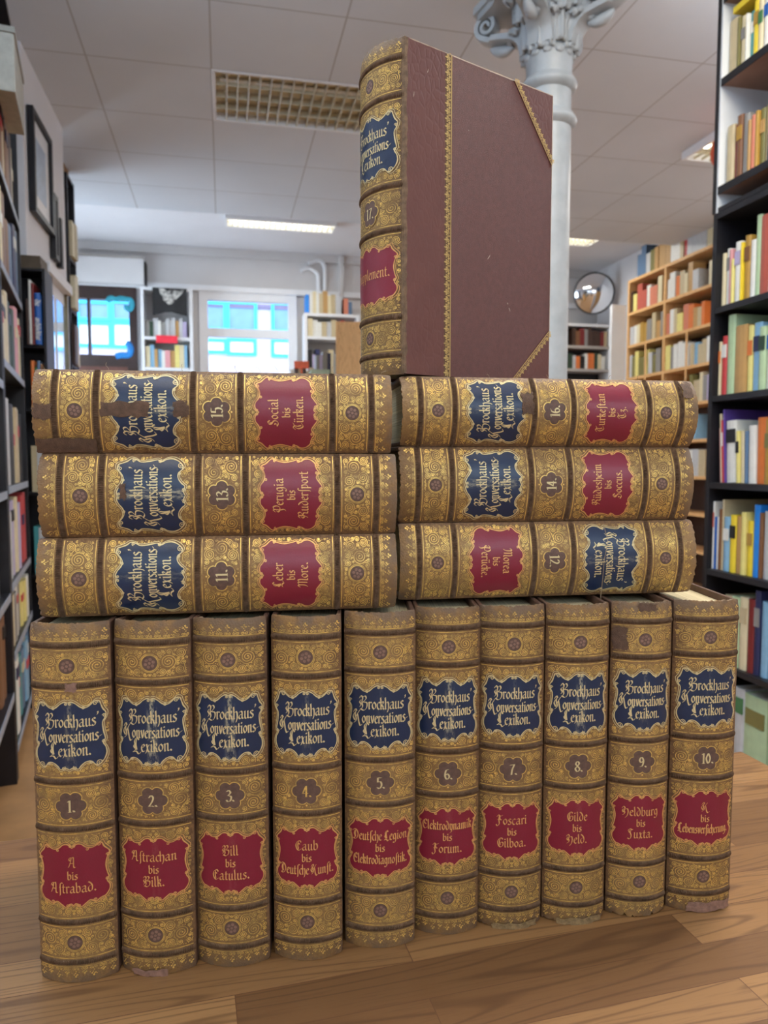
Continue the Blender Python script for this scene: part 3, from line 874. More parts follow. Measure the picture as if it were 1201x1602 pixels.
    return root, SP, half, k, spine

def jag_patch(parent, SP, a0, a1, z0, z1, seed, mat, off=.00095, name='torn_patch', jag=.0012):
    """leather torn away down to the brown underlayer, ragged outline"""
    R = random.Random(seed); n = 8
    pts = []
    edge = lambda p, q: [(p[0] + (q[0] - p[0]) * i / n + R.uniform(-jag, jag) * (0 < i), p[1] + (q[1] - p[1]) * i / n + R.uniform(-jag, jag) * (0 < i)) for i in range(n)]
    c = [(a0, z0), (a1, z0), (a1, z1), (a0, z1)]
    for i in range(4): pts += edge(c[i], c[(i + 1) % 4])
    mb = MB(); fill_star(mb, pts, (a0 + a1) / 2, (z0 + z1) / 2, SP, off, 4)
    return mb.build(name, mat, parent)

def fibres(parent, starts, seed, length=.006, name='frayed_thread', r=.00016):
    R = random.Random(seed); mb = MB()
    for (x, y, z, d) in starts:
        pts = [(x, y, z)]; v = Vector(d).normalized()
        for i in range(5):
            v = (v + Vector((R.uniform(-.6, .6), R.uniform(-.6, .6), R.uniform(-.6, .6)))).normalized()
            x += v.x * length / 5; y += v.y * length / 5; z += v.z * length / 5; pts.append((x, y, z))
        mb.tube(pts, r, 4)
    return mb.build(name, M['thread'], parent)

M['scuff'] = plain('scuff', rgb(190, 170, 150), .8)
def gilt_roll(mb, p, q, width, SPB):
    """a straight gilt roll of little leaves between a fillet line and a toothed edge"""
    L = hypot(q[0] - p[0], q[1] - p[1]); dx, dz = (q[0] - p[0]) / L, (q[1] - p[1]) / L; nx, nz = -dz, dx
    P = lambda s, t: (p[0] + dx * s + nx * t, p[1] + dz * s + nz * t)
    ribbon(mb, [P(L * i / 20, 0) for i in range(21)], abs(width) * .13, SPB, .0003)
    sw = 1 if width > 0 else -1; width = abs(width); P0 = P; P = lambda s, t: P0(s, t * sw)
    n = int(L / (width * .9))
    for i in range(n):
        s = (i + .5) * L / n; u = L / n
        ribbon(mb, [P(s - u * .5 + u * j / 6, width * (.45 + .16 * sin(j * pi / 3) * (1 if i % 2 else -1))) for j in range(7)], width * .09, SPB, .0003)
        ribbon(mb, [P(*c) for c in [(s + r[0], width * .38 + r[1]) for r in spiral(0, 0, width * .27, 1.4, 0, 1)]], width * .09, SPB, .0003)
        for a, t, r in ((0, .74, .16), (-.28, .66, .12), (.28, .66, .12), (.5, .25, .13), (0, .95, .09)):
            c = P(s + a * width, t * width); disc(mb, c[0], c[1], r * width, SPB, .0003, 6)

def dress_board(root, front, half, H, D, b, R):
    SPB = lambda a, z, off=0.0: (half + off, a, z)
    # leather of the half binding beside the spine, gilt roll, corners
    mb = MB(); mb.box(half, half + .0005, .0005, .0385, .0007, H - .0007)
    front_leather = mb.build('leather_strip', M['half_leather'], front)
    mb = MB(); 
    mb.box(half, half + .0003, .0385, .0455, .0008, H - .0008)
    mb.build('roll_ground', plain('roll_ground', rgb(104, 74, 48), .55, 0, .2, 300), front)
    mb = MB(); gilt_roll(mb, (.0447, .001), (.0447, H - .001), .0062, lambda a, z, off=0.0: (half + .0003 + off, a, z))
    mb.build('gilt_roll', M['gilt_bright'], front)
    for top in (True, False):
        zt = (H - .0008) if top else .0008; sg = -1 if top else 1
        a0 = D - .0470 if top else D - .0480; zz = zt + sg * (.0590 if top else .0480)
        mb = MB()
        tri = [(D - .0006, zt), (a0, zt), (D - .0006, zz)]
        if not top: tri = [tri[0], tri[2], tri[1]]
        mb.poly([(half + .0005, a, z) for a, z in tri])
        for i in range(3):
            p, q = tri[i], tri[(i + 1) % 3]; mb.quad((half, p[0], p[1]), (half, q[0], q[1]), (half + .0005, q[0], q[1]), (half + .0005, p[0], p[1]))
        co = mb.build('corner_piece', M['half_leather'], front)
        mb = MB()
        sh = lambda a, z, off=0.0: (half + .0004 + off, a, z)
        if top: gilt_roll(mb, (D - .0008, zz + .0012), (a0 + .0012, zt), -.0050, sh)
        else: gilt_roll(mb, (a0 + .0012, zt), (D - .0008, zz - .0012), -.0050, sh)
        mb.build('gilt_roll', M['gilt_bright'], front)
    # rubbed hinge between spine and board
    mb = MB(); rows = []
    for j in range(61):
        z = .001 + (H - .002) * j / 60
        rows.append([(half - .0012, -.0011 - .0004 * R.random(), z), (half + .0008, -.0003 + .0003 * R.random(), z), (half + .0009, .0022 + R.uniform(-.0009, .0009), z)])
    mb.grid(rows); mb.build('hinge', M['joint'], root)
    # small scratches
    mb = MB()
    for (a, z, da, dz) in ((.062, .194, .0006, .0004), (.108, .062, .0016, -.003), (.118, .118, .0005, .0005), (.1475, .2075, .002, -.004), (.106, .066, .001, -.0015), (.0835, .098, .003, .004), (.008, .205, .0006, .004), (.021, .226, .001, .003)):
        mb = MB(); ribbon(mb, [(a, z), (a + da * .5, z + dz * .4), (a + da, z + dz)], [.0002, .0006, .0002], SPB, .0006)
        mb.build('scuff_mark', M['scuff'], front)
    for (a0, z0, a1, z1) in ((.004, H - .0011, D - .0006, H - .0011), (D - .0009, .01, D - .0009, H - .002)):
        mb = MB(); ribbon(mb, [(a0 + (a1 - a0) * i / 30, z0 + (z1 - z0) * i / 30) for i in range(31)], [R.uniform(.0003, .0011) for i in range(31)], SPB, .0006)
        mb.build('worn_edge', M['scuff'], front)

TANS = [((170, 128, 76), (118, 84, 60)), ((176, 134, 82), (120, 87, 64)), ((166, 124, 74), (112, 80, 58)), ((162, 122, 74), (114, 82, 60))]
def tans(i):
    a, b_ = TANS[i % 4]; return rgb(*(q * .80 for q in a)), rgb(*(q * .84 for q in b_))

M['frayed'] = plain('frayed_leather', rgb(142, 116, 78), .8, 0, .35, 300, .5)
ROWV = [ # volume, centre x, spine y, width, first word, last word, blue label rubbing with painted glare
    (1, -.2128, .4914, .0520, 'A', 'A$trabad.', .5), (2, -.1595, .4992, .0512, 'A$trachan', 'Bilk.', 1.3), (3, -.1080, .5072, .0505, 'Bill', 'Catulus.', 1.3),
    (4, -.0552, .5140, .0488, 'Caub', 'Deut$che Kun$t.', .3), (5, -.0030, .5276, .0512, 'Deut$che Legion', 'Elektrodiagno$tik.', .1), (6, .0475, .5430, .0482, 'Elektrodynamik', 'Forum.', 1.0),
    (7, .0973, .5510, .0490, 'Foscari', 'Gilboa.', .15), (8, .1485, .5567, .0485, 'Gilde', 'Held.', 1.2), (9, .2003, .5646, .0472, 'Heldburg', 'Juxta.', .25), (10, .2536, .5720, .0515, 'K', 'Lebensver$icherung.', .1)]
NUMW = ['one', 'two', 'three', 'four', 'five', 'six', 'seven', 'eight', 'nine', 'ten', 'eleven', 'twelve', 'thirteen', 'fourteen', 'fifteen', 'sixteen', 'seventeen']
ROWNOTE = {1: 'upright at the left end of the bottom row', 2: 'second in the bottom row, blue label rubbed and glare-painted', 3: 'left of the narrow gap in the bottom row',
           4: 'right of the narrow gap, gold number nearly rubbed away', 5: 'upright fifth in the bottom row with clean labels', 6: 'upright under the joint of the two stacks, blue label flecked',
           7: 'upright right of volume six, ragged at its foot', 8: 'upright with rubbed, glare-painted blue label and torn foot', 9: 'chipped head, second from right', 10: 'right end of the bottom row, page tops showing'}
BACK = .0070
for vol, x, y, w, l1, l2, wear_glare in ROWV:
    tn, ed = tans(vol)
    rz = radians(5.0 if vol == 1 else 2.2)
    lab = 'tan leather volume numbered %d, %s' % (vol, ROWNOTE[vol])
    r, SP, half, k, spine = lexicon(vol, w + .0006, .2512, .165, .0085, l1, l2, vol, tn, ed, wear_glare, (x, y, TABLE_Z), (0, 0, rz), lab, fray=1.0 if vol in (7, 8, 9) else .35, clean_num=vol != 4)
    if vol == 1:
        jag_patch(spine, SP, -.001, .006, .2512 * .818, .2512 * .842, 5, M['petal'], .0014, 'bare_patch', .0007)
    if vol == 9:
        jag_patch(spine, SP, -half * .95, -half * .55, .214, .232, 6, M['torn'], .0012, 'torn_patch')
        jag_patch(spine, SP, -.006, .008, .2455, .2508, 7, M['torn'], .0010, 'torn_patch')
    if vol == 10:
        jag_patch(spine, SP, -.012, half * .93, .001, .0085, 8, M['petal'], .0010, 'torn_patch')
    if vol in (7, 8):
        jag_patch(spine, SP, -.014, .020, .0002, .0050, 9 + vol, M['frayed'], .0010, 'torn_patch')
    if vol == 2:
        jag_patch(spine, SP, -.016, .008, .0005, .0050, 9, M['petal'], .0010, 'bare_patch')

def lie(vol, ends, z0, th, w_len, l1, l2, wear_glare, label, flip=False, dx=0.0, dy=0.0, b=.0095, seed=None, torn=False):
    (xa, ya), (xb, yb) = ends
    an = atan2(yb - ya, xb - xa)
    tn, ed = tans(vol + 1)
    tail = (xa, ya) if flip else (xb, yb)
    loc = (tail[0] + dx, tail[1] + dy, TABLE_Z + z0 + th / 2)
    return lexicon(vol, th, w_len, .165, b, l1, l2, vol, tn, ed, wear_glare, loc, (0, pi / 2 if flip else -pi / 2, an), label, fray=.8)

def line(mx, my, a, L): return ((mx - L / 2 * cos(a), my - L / 2 * sin(a)), (mx + L / 2 * cos(a), my + L / 2 * sin(a)))
LEFT = line(-.1150, .5190, radians(8.2), .2478)
RIGHT = line(.1330, .5830, radians(8.6), .2478)
ST = .2520
r11 = lie(11, LEFT, ST, .0548, .2478, 'Leber', 'More.', .25, 'tan leather volume numbered 11 lying at the bottom of the left stack', dx=.0010)
r13 = lie(13, LEFT, ST + .0551, .0578, .2450, 'Perugia', 'Ruder$port', 1.2, 'tan leather volume numbered 13 lying in the middle of the left stack', dx=.0008)
r15 = lie(15, LEFT, ST + .1132, .0566, .2435, 'Social', 'Türken.', .6, 'tan leather volume with torn blue label lying on top of the left stack', dx=-.0027)
r12 = lie(12, RIGHT, ST, .0596, .2440, 'Morea', 'Perücke.', .35, 'tan leather volume numbered 12 lying upside down, bottom of the right stack', flip=True, dx=.0005)
r14 = lie(14, RIGHT, ST + .0599, .0590, .2405, 'Rüdesheim', 'Soccus.', .7, 'tan leather volume numbered 14 lying in the middle of the right stack', dx=-.0066)
r16 = lie(16, RIGHT, ST + .1192, .0530, .2400, 'Turke$tan', 'Tz.', .3, 'tan leather volume numbered 16 lying on top of the right stack under the standing volume', dx=-.0058, b=.0115)
# volume 15: the label torn across, bare head corner
rt, SP, half, k, spine = r15
H15 = .2435
jag_patch(rt, SP, -.0040, .0060, H15 * .69, H15 * .818, 21, M['torn'], .0011, 'torn_patch', .0010)
jag_patch(rt, SP, -.0035, .0065, H15 * .582, H15 * .622, 22, M['torn'], .0011, 'torn_patch', .0012)
jag_patch(spine, SP, -half * .97, -half * .64, H15 * .835, H15 * .995, 23, M['torn'], .0016, 'torn_patch', .0008)
jag_patch(spine, SP, -.006, .004, H15 * .945, H15 * .995, 24, M['torn'], .0010, 'torn_patch', .0012)
fibres(rt, [(half * .98 + .0006, -.002, H15 * q, (1, -.2, .3)) for q in (.03, .09, .17, .33, .38, .40, .45, .52, .60, .8, .92, .97)], 31)
rt, SP, half, k, spine = r13
jag_patch(rt, SP, -.002, .008, H15 * .770, H15 * .785, 25, M['torn'], .0011, 'torn_patch', .0014)
rt, SP, half, k, spine = r16
jag_patch(rt, SP, -.002, .014, H15 * .566, H15 * .606, 26, M['torn'], .0011, 'torn_patch', .0012)
jag_patch(spine, SP, .012, half * .9, H15 * .02, H15 * .055, 27, M['torn'], .0010, 'torn_patch', .0014)
fibres(rt, [(half * .98 + .0006, -.002, H15 * q, (1, -.2, .3)) for q in (.03, .1, .2, .3, .5, .7)], 32, .004)
# the long thread hanging from volume 12
rt, SP, half, k, spine = r12
mb = MB()
zt = H15 * .672
mb.tube([(-half + .002, -.0060, zt + .001), (-half * .5, -.0125, zt + .002), (0, -.0130, zt - .001), (half * .5, -.0110, zt - .001), (half + .001, -.0100, zt - .002), (half + .0045, -.0095, zt - .0005)], .00022, 5)
mb.build('frayed_thread', M['thread'], rt)
# volume 17 stands on the right stack, turned to show its cover
cdir = Vector((.8236, .567)); cn = Vector((.567, -.8236))
w17 = .0595
sr = Vector((.0150, .5640))
loc = sr - cn * (w17 / 2)
tn, ed = rgb(132, 102, 60), rgb(88, 66, 50)
r17 = lexicon(17, w17, .2470, .1578, .0108, 'Supplement.', None, 17, tn, ed, .05, (loc.x, loc.y, TABLE_Z + ST + .1734), (0, 0, -radians(55.45)), 'brown half leather volume standing on top of the stacks, front cover showing', board=True, fray=.8)

# ================================================================== the cast iron column
def column():
    d = 3.0
    cx_, cyy = (849 - 600.5) / FPX * d, d
    r = empty('column', (cx_, cyy, 0), YAW)
    tag(r, 'white painted cast iron column with a leafy capital behind the standing volume', 'column')
    Zp = lambda y: EYE + (722 - y) / FPX * d
    pm = M['column_paint']
    rs = .0875
    mb = MB()
    mb.lathe([(.16, 0), (.16, .06), (.13, .09), (.12, .14), (rs * 1.06, .2), (rs * 1.02, 1.2), (rs, Zp(224))], 40)
    mb.build('shaft', pm, r, smooth=True, auto=40)
    for y0 in (224, 172):
        mb = MB(); z = Zp(y0)
        mb.lathe([(rs, z), (rs + .010, z + .006), (rs + .019, z + .016), (rs + .022, z + .026), (rs + .018, z + .037), (rs + .008, z + .043), (rs + .010, z + .050), (rs + .001, z + .056)], 40)
        mb.build('ring_moulding', pm, r, smooth=True)
    mb = MB()
    mb.lathe([(rs * .99, Zp(224) + .05), (rs * .99, Zp(172) + .002)], 40); mb.lathe([(rs, Zp(172) + .055), (rs + .004, Zp(130)), (rs + .006, Zp(118))], 40)
    mb.build('neck', pm, r, smooth=True)
    # bell of the capital
    zt = EYE + 1.845
    zn = Zp(120)
    mb = MB()
    mb.lathe([(rs + .004, zn), (rs + .004, zn + .10), (rs + .012, zn + .15), (rs + .035, zn + .19), (rs + .06, zt - .06)], 40)
    mb.build('bell', pm, r, smooth=True)
    # abacus with hollowed sides
    pts = []
    for q in range(4):
        a0 = q * pi / 2 + pi / 4
        for s in (-.10, 0.10): pts.append((.30 * cos(a0 + s), .30 * sin(a0 + s)))
        am = a0 + pi / 4
        for s in (-.35, 0, .35): pts.append(((.215 + .03 * abs(s)) * cos(am + s), (.215 + .03 * abs(s)) * sin(am + s)))
    mb = MB(); mb.prism(pts, zt - .055, zt - .03); mb.prism([(x * 1.06, y * 1.06) for x, y in pts], zt - .0299, zt)
    mb.build('abacus', pm, r)
    mb = MB(); mb.box(-.19, .19, -.19, .19, zt + .0005, HC - .002); mb.build('impost_block', pm, r, bevel=.006)
    # leaves
    def leaf(ang, z0, h, w, r0, curl, name='acanthus_leaf', lobes=3):
        mb = MB(); nu, nv = 12, 14; rows = []
        for j in range(nv + 1):
            t = j / nv
            # midrib path: climbs the bell and curls outward at the tip
            cr = max(0, t - .55) / .45
            rr = r0 + .012 + .025 * t * t + curl * (sin(cr * pi * .75))
            zz = z0 + h * (min(t, .62) / .62 * .86 + .14 * sin(cr * pi * .9)) - h * .10 * max(0, cr - .6)
            ww = w * (0.55 + .55 * sin(min(1, t * 1.25) * pi * .62)) * (1 - .75 * max(0, t - .7) / .3)
            ww *= 1 + .16 * sin(t * pi * 2 * lobes)
            row = []
            for i in range(nu + 1):
                s = 2 * i / nu - 1
                ridge = .010 * (1 - abs(s)) + .006 * cos(s * pi * 3) * (1 - t * .5)
                a = ang + s * ww / (rr + .02)
                R_ = rr + ridge - .012 * s * s
                row.append((R_ * cos(a), R_ * sin(a), zz - .012 * abs(s) * (1 if t > .5 else .4)))
            rows.append(row)
        mb.grid(rows)
        o = mb.build(name, pm, r, smooth=True)
        so = o.modifiers.new('thick', 'SOLIDIFY'); so.thickness = .006
        return o
    for q in range(8): leaf(q * pi / 4 + pi / 8, zn + .0, .125, .040, rs, .022)
    for q in range(4): leaf(q * pi / 2, zn + .02, .20, .060, rs + .004, .06)
    for q in range(4): leaf(q * pi / 2 + pi / 4, zn + .0, .12, .05, rs + .004, .05)
    # small collar of round leaf tips under the capital
    for q in range(12):
        a = q * pi / 6; mb = MB(); rows = []
        for j in range(7):
            th = pi * j / 6
            rows.append([((rs + .004) * cos(a) + (.012 * sin(th) * cos(f)) * -sin(a) * 1.6 + .010 * sin(th) * sin(f) * cos(a), (rs + .004) * sin(a) + (.012 * sin(th) * cos(f)) * cos(a) * 1.6 + .010 * sin(th) * sin(f) * sin(a), zn - .006 + .014 * cos(th)) for f in [2 * pi * k / 10 for k in range(10)]])
        mb.grid(rows, 0, True); mb.build('collar_leaf', pm, r, smooth=True)
    # corner stems that end in volutes
    for q in range(4):
        a = q * pi / 2 + pi / 4
        ca, sa = cos(a), sin(a)
        path = [(rs + .004, zn + .02), (rs + .02, zn + .075), (rs + .055, zn + .108), (rs + .105, zn + .122), (.245, zn + .132), (.285, zn + .152)]
        path = catmull([(x, y) for x, y in path], 5)
        cxv, czv, rv = .262, zn + .192, .046
        sp = [(cxv + rv * (1 - .8 * i / 34) * cos(-pi * .32 + 2 * pi * 1.7 * i / 34), czv + rv * (1 - .8 * i / 34) * sin(-pi * .32 + 2 * pi * 1.7 * i / 34)) for i in range(35)]
        full = path + sp
        mb = MB(); rows = []
        for i, (x, z) in enumerate(full):
            p, n_ = full[max(0, i - 1)], full[min(len(full) - 1, i + 1)]
            dx, dz = n_[0] - p[0], n_[1] - p[1]; l = hypot(dx, dz) or 1
            wv = (.05 if i < 20 else .034) * (1 - .25 * i / len(full)); tk = .012 * (1 - .55 * i / len(full))
            row = []
            for (sw, st) in ((-1, -1), (-.6, -1.3), (.6, -1.3), (1, -1), (1, 1), (.6, .5), (-.6, .5), (-1, 1)):
                X = x - dz / l * tk * st; Z_ = z + dx / l * tk * st
                row.append((X * ca - sw * wv * sa, X * sa + sw * wv * ca, Z_))
            rows.append(row)
        mb.grid(rows, 0, True)
        mb.poly(rows[0]); mb.poly(list(reversed(rows[-1])))
        mb.build('volute', pm, r, smooth=True, auto=50)
        # curled leaf tip beneath each volute
        mb = MB()
        mb.tube([((.15 + .10 * t) * ca, (.15 + .10 * t) * sa, zn + .088 - .015 * sin(t * pi) + .02 * t) for t in [i / 8 for i in range(9)]], [.006, .013, .018, .021, .022, .021, .018, .014, .006], 10)
        mb.build('leaf_tip', pm, r, smooth=True)
    # masses of foliage between the volutes
    rnd = random.Random(3)
    for q in range(4):
        a = q * pi / 2
        for (da, zz, h, w, cu) in ((0, zn + .12, .14, .060, .085), (-.36, zn + .14, .12, .045, .085), (.36, zn + .14, .12, .045, .085), (-.18, zn + .17, .09, .040, .11), (.18, zn + .17, .09, .040, .11), (0, zn + .19, .07, .045, .13)):
            leaf(a + da, zz, h, w, rs + .03, cu, 'acanthus_leaf', 4)
    return r
def col_paint():
    n = NT('column_paint')
    geo = n.add('ShaderNodeNewGeometry')
    f = n.noise(n.coord(), 14, 4)
    c = n.ramp(f, [(.3, rgb(158, 164, 168)), (.7, rgb(176, 181, 185))])
    n.base(c); n.bump(n.noise(n.coord(), 90, 3), .15, .002)
    return n.done(.4, 0, .5)
M['column_paint'] = col_paint()
column()

# ================================================================== bookcases
PAL = {'cream': (216, 204, 168), 'white': (222, 222, 216), 'beige': (194, 178, 142), 'tan': (188, 148, 92), 'brown': (124, 84, 54), 'dark brown': (70, 48, 38), 'ochre': (176, 138, 62),
       'yellow': (232, 206, 56), 'pale yellow': (226, 214, 132), 'orange': (218, 120, 58), 'red': (192, 66, 68), 'dark red': (120, 38, 38), 'brick red': (184, 92, 78), 'salmon': (206, 126, 100),
       'pink': (222, 158, 162), 'magenta': (190, 60, 120), 'purple': (96, 70, 150), 'lilac': (182, 172, 206), 'navy': (38, 44, 84), 'blue': (40, 96, 176), 'bright blue': (34, 132, 222), 'light blue': (132, 176, 206),
       'grey blue': (92, 120, 152), 'teal': (72, 148, 152), 'green': (70, 122, 78), 'pale green': (176, 200, 160), 'olive': (122, 116, 66), 'dark green': (42, 66, 48), 'grey': (140, 138, 134), 'pale grey': (190, 192, 194), 'black': (30, 30, 32)}
BM = {k: plain('cover_' + k.replace(' ', '_'), rgb(*v), .45, 0, .07, 30) for k, v in PAL.items()}
ORD = ['first', 'second', 'third', 'fourth', 'fifth', 'sixth', 'seventh', 'eighth', 'ninth', 'tenth', 'eleventh', 'twelfth', 'thirteenth', 'fourteenth', 'fifteenth', 'sixteenth', 'seventeenth', 'eighteenth', 'nineteenth', 'twentieth', 'twenty-first', 'twenty-second', 'twenty-third', 'twenty-fourth', 'twenty-fifth', 'twenty-sixth']
BEAM = {k: random.Random(k).choice(list(PAL)) for k in PAL}

class Frame:
    def __init__(s, origin, rz): s.o = origin; s.rz = rz
    def at(s, x, y, z):
        return Vector((s.o.x + x * cos(s.rz) - y * sin(s.rz), s.o.y + x * sin(s.rz) + y * cos(s.rz), s.o.z + z))

def book(fr, x0, x1, h, dep, z, color, label, group, y=.012, lean=0.0, parts=True, band=None, name='book', rnd=random):
    t = max(.004, x1 - x0 - .0012)
    if parts:
        r = empty(name, fr.at((x0 + x1) / 2, y, z + t / 2 * abs(sin(lean))), rot=(0, lean, fr.rz))
        mb = MB(); bt = min(.003, t * .18); bl = min(.006, t * .2)
        prof = [(-t / 2, dep), (-t / 2, bl), (-t * .3, bl * .3), (0, 0), (t * .3, bl * .3), (t / 2, bl), (t / 2, dep), (t / 2 - bt, dep), (t / 2 - bt, bl + .002), (-t / 2 + bt, bl + .002), (-t / 2 + bt, dep)]
        n = len(prof); i0 = 0
        mb.v += [(a, b, 0) for a, b in prof] + [(a, b, h) for a, b in prof]
        for k in range(n):
            k2 = (k + 1) % n; mb.f.append((k, k2, n + k2, n + k)); mb.m.append(0)
        for f in ((0, 1, 9, 10), (1, 2, 3, 4, 5, 8, 9), (5, 6, 7, 8)):
            mb.f.append(tuple(reversed(f))); mb.m.append(0); mb.f.append(tuple(n + q for q in f)); mb.m.append(0)
        mb.build('cover', BM[color], r)
        mb = MB(); mb.box(-t / 2 + bt + .0002, t / 2 - bt - .0002, bl + .0025, dep - .004, .003, h - .004)
        mb.build('page_block', M['pages_white'], r)
        if band:
            for (zb, zh, cm) in band:
                mb = MB(); mb.box(-t * .40, t * .40, -.0012, bl + .001, h * zb, h * (zb + zh)); mb.build('title_panel', BM[cm], r)
    else:
        mb = MB(); mb.box(-t / 2, t / 2, 0, dep, 0, h - .004, 0)
        mb.box(-t / 2, t / 2, 0, .004, h - .004, h, 0); mb.box(-t / 2, -t / 2 + .002, .004, dep, h - .004, h, 0); mb.box(t / 2 - .002, t / 2, .004, dep, h - .004, h, 0)
        r = mb.build(name, [BM[color], M['pages_white']]); r.location = fr.at((x0 + x1) / 2, y, z); r.rotation_euler = (0, lean, fr.rz)
    tag(r, label, 'book', group)
    return r

USED = set()
def lab(color, t, h, i, where):
    s = 'thick ' if t > .045 else ('thin ' if t < .016 else '')
    l = '%s%s book, %s from left on %s' % (s, color, ORD[i], where)
    return l

def bookcase(name, label, fr, w, H, dep, shelves, mats, th=.02, uprights=(), back=True, top=True, group=None, lip=None):
    side, shelf, backm = mats
    r = empty(name, fr.at(0, 0, 0), fr.rz); tag(r, label, 'bookcase', group)
    for x in (0, w - th):
        mb = MB(); mb.box(x, x + th, 0, dep, 0, H); mb.build('side_panel', side, r)
    for u in uprights:
        mb = MB(); mb.box(u - th / 2, u + th / 2, 0.002, dep - .012, .001, H - th - .001 if top else H - .001); mb.build('upright', side, r)
    for z in shelves:
        mb = MB(); xs = [th] + [q for u in uprights for q in (u - th / 2, u + th / 2)] + [w - th]
        for i in range(0, len(xs), 2): mb.box(xs[i] + .0004, xs[i + 1] - .0004, .001, dep - .012, z - th, z)
        o = mb.build('shelf', shelf, r)
        if lip is not None:
            mb = MB(); mb.box(th + .0004, w - th - .0004, -.002, .0008, z - th - .004, z + .001); mb.build('shelf_edge', lip, o)
    if top:
        mb = MB(); mb.box(th + .0004, w - th - .0004, 0, dep, H - th, H); mb.build('top_panel', side, r)
    if back:
        mb = MB(); mb.box(th + .0002, w - th - .0002, dep - .010, dep - .001, .002, H - th - .001); mb.build('back_panel', backm, r)
    return r

# ---- the black bookcase at right: faces left, seen at a slant
UR = 1.67
vR = on_u(1108, 600, UR)[0]
rzR = YAW - pi / 2
frR = Frame(W(UR, vR, 0), rzR)
xR = lambda px, y: vR - on_u(px, y, UR)[0]
zR = lambda px, y: on_u(px, y, UR)[1]
WR = 1.05
shz = [zR(1111, q) for q in (484, 620, 755, 891, 1032, 1170)]
zjoint = zR(1109, 340)
bookcase('black_bookcase', 'tall black bookcase at right, filled with coloured books', frR, WR, zjoint, .29, shz, (M['black'], M['black'], M['black']))
frU = Frame(W(UR, vR, zjoint + .001), rzR)
shu = [zR(1113, q) - zjoint - .001 for q in (299, 136, 12)]
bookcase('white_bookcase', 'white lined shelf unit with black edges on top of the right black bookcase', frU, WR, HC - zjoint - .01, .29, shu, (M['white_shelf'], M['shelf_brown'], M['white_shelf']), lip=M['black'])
mb = MB(); mb.box(-.003, .012, -.004, .0, .0, HC - zjoint - .01); o = mb.build('edge_strip', M['black'], [q for q in bpy.data.objects if q.name == 'white_bookcase'][0])
mb = MB(); mb.box(-.003, -.0002, .0, .29, .0, HC - zjoint - .01); o = mb.build('side_cladding', M['black'], [q for q in bpy.data.objects if q.name == 'white_bookcase'][0])
mb = MB(); mb.box(.021, WR - .021, .001, .27, .001, .016); mb.build('bottom_panel', M['black'], [q for q in bpy.data.objects if q.name == 'white_bookcase'][0])

def row_px(name, y0, rows, where, group, zs, frame=None):
    """books read off the photograph: (left, right, top) in the 4.71x crop whose corner is (1080, y0)"""
    fr = frR
    rnd = random.Random(name); prev = 0
    for i, rw in enumerate(rows):
        a, b, top, col = rw[:4]
        px0, px1 = 1080 + a / 4.71, 1080 + b / 4.71
        x0, x1 = xR(px0, 600), xR(px1, 600)
        x0 = max(x0, .022 if name != 'E' else .043, prev); x1 = max(x1, x0 + .009); prev = x1
        h = zR((px0 + px1) / 2, y0 + top / 4.71) - zs
        h = max(.10, min(h, .36, ceil_[name] - zs - (.034 if len(rw) < 6 else .045)))
        bandc = rw[4] if len(rw) > 4 else None
        band = None
        if bandc: band = [(.55 + .1 * rnd.random(), .22, bandc)]
        lean = radians(rw[5]) if len(rw) > 5 else 0
        book(fr, x0, x1, h, .17 + .03 * rnd.random(), zs + .001, col, lab(col, x1 - x0, h, i, where), group, y=.014 + rnd.random() * .012, lean=lean, band=band)
zU = zjoint + .001
ceil_ = {'A': shu[2] + zU, 'B': shu[1] + zU, 'C': zjoint - .012, 'D': shz[0], 'E': shz[1], 'F': shz[2], 'G': shz[3], 'H': shz[4]}
row_px('A', 0, [(160, 226, 215, 'beige'), (226, 246, 200, 'olive'), (246, 276, 190, 'cream', 'grey'), (276, 290, 185, 'yellow'), (290, 301, 175, 'white'), (301, 328, 155, 'teal', 'white'), (328, 366, 80, 'yellow', 'ochre'), (366, 400, 70, 'cream', 'green'), (400, 436, 50, 'white', 'blue'), (436, 490, 15, 'tan'), (490, 520, 0, 'black', 'pale green'), (520, 572, -5, 'pale grey', 'dark green')],
       'the top shelf at upper right', 'books on the top shelf at upper right', shu[1] + zjoint + .002)
row_px('B', 0, [(172, 226, 965, 'beige'), (226, 240, 960, 'dark red'), (240, 281, 890, 'brown', 'ochre'), (281, 326, 880, 'grey'), (326, 350, 925, 'tan'), (350, 378, 890, 'salmon'), (378, 400, 860, 'ochre'), (400, 436, 840, 'olive', 'tan'), (436, 465, 810, 'beige'), (465, 481, 750, 'navy'), (481, 512, 490, 'red'), (512, 546, 740, 'salmon', 'white'), (546, 580, 690, 'teal')],
       'the white shelf below the top right shelf', 'books on the second shelf at upper right', shu[0] + zjoint + .002)
row_px('C', 310, [(160, 188, 420, 'cream'), (188, 215, 385, 'white', 'grey'), (215, 236, 390, 'pink'), (236, 256, 460, 'pale yellow'), (256, 300, 335, 'white', 'lilac'), (300, 311, 340, 'yellow'), (311, 355, 290, 'ochre', 'brown'), (355, 393, 320, 'white'), (393, 430, 140, 'pale green'), (430, 512, 135, 'brick red'), (512, 526, 20, 'white'), (526, 556, 165, 'grey blue'), (556, 580, 150, 'lilac')],
       'the uppermost black shelf at right', 'books on the uppermost black shelf at right', shz[0])
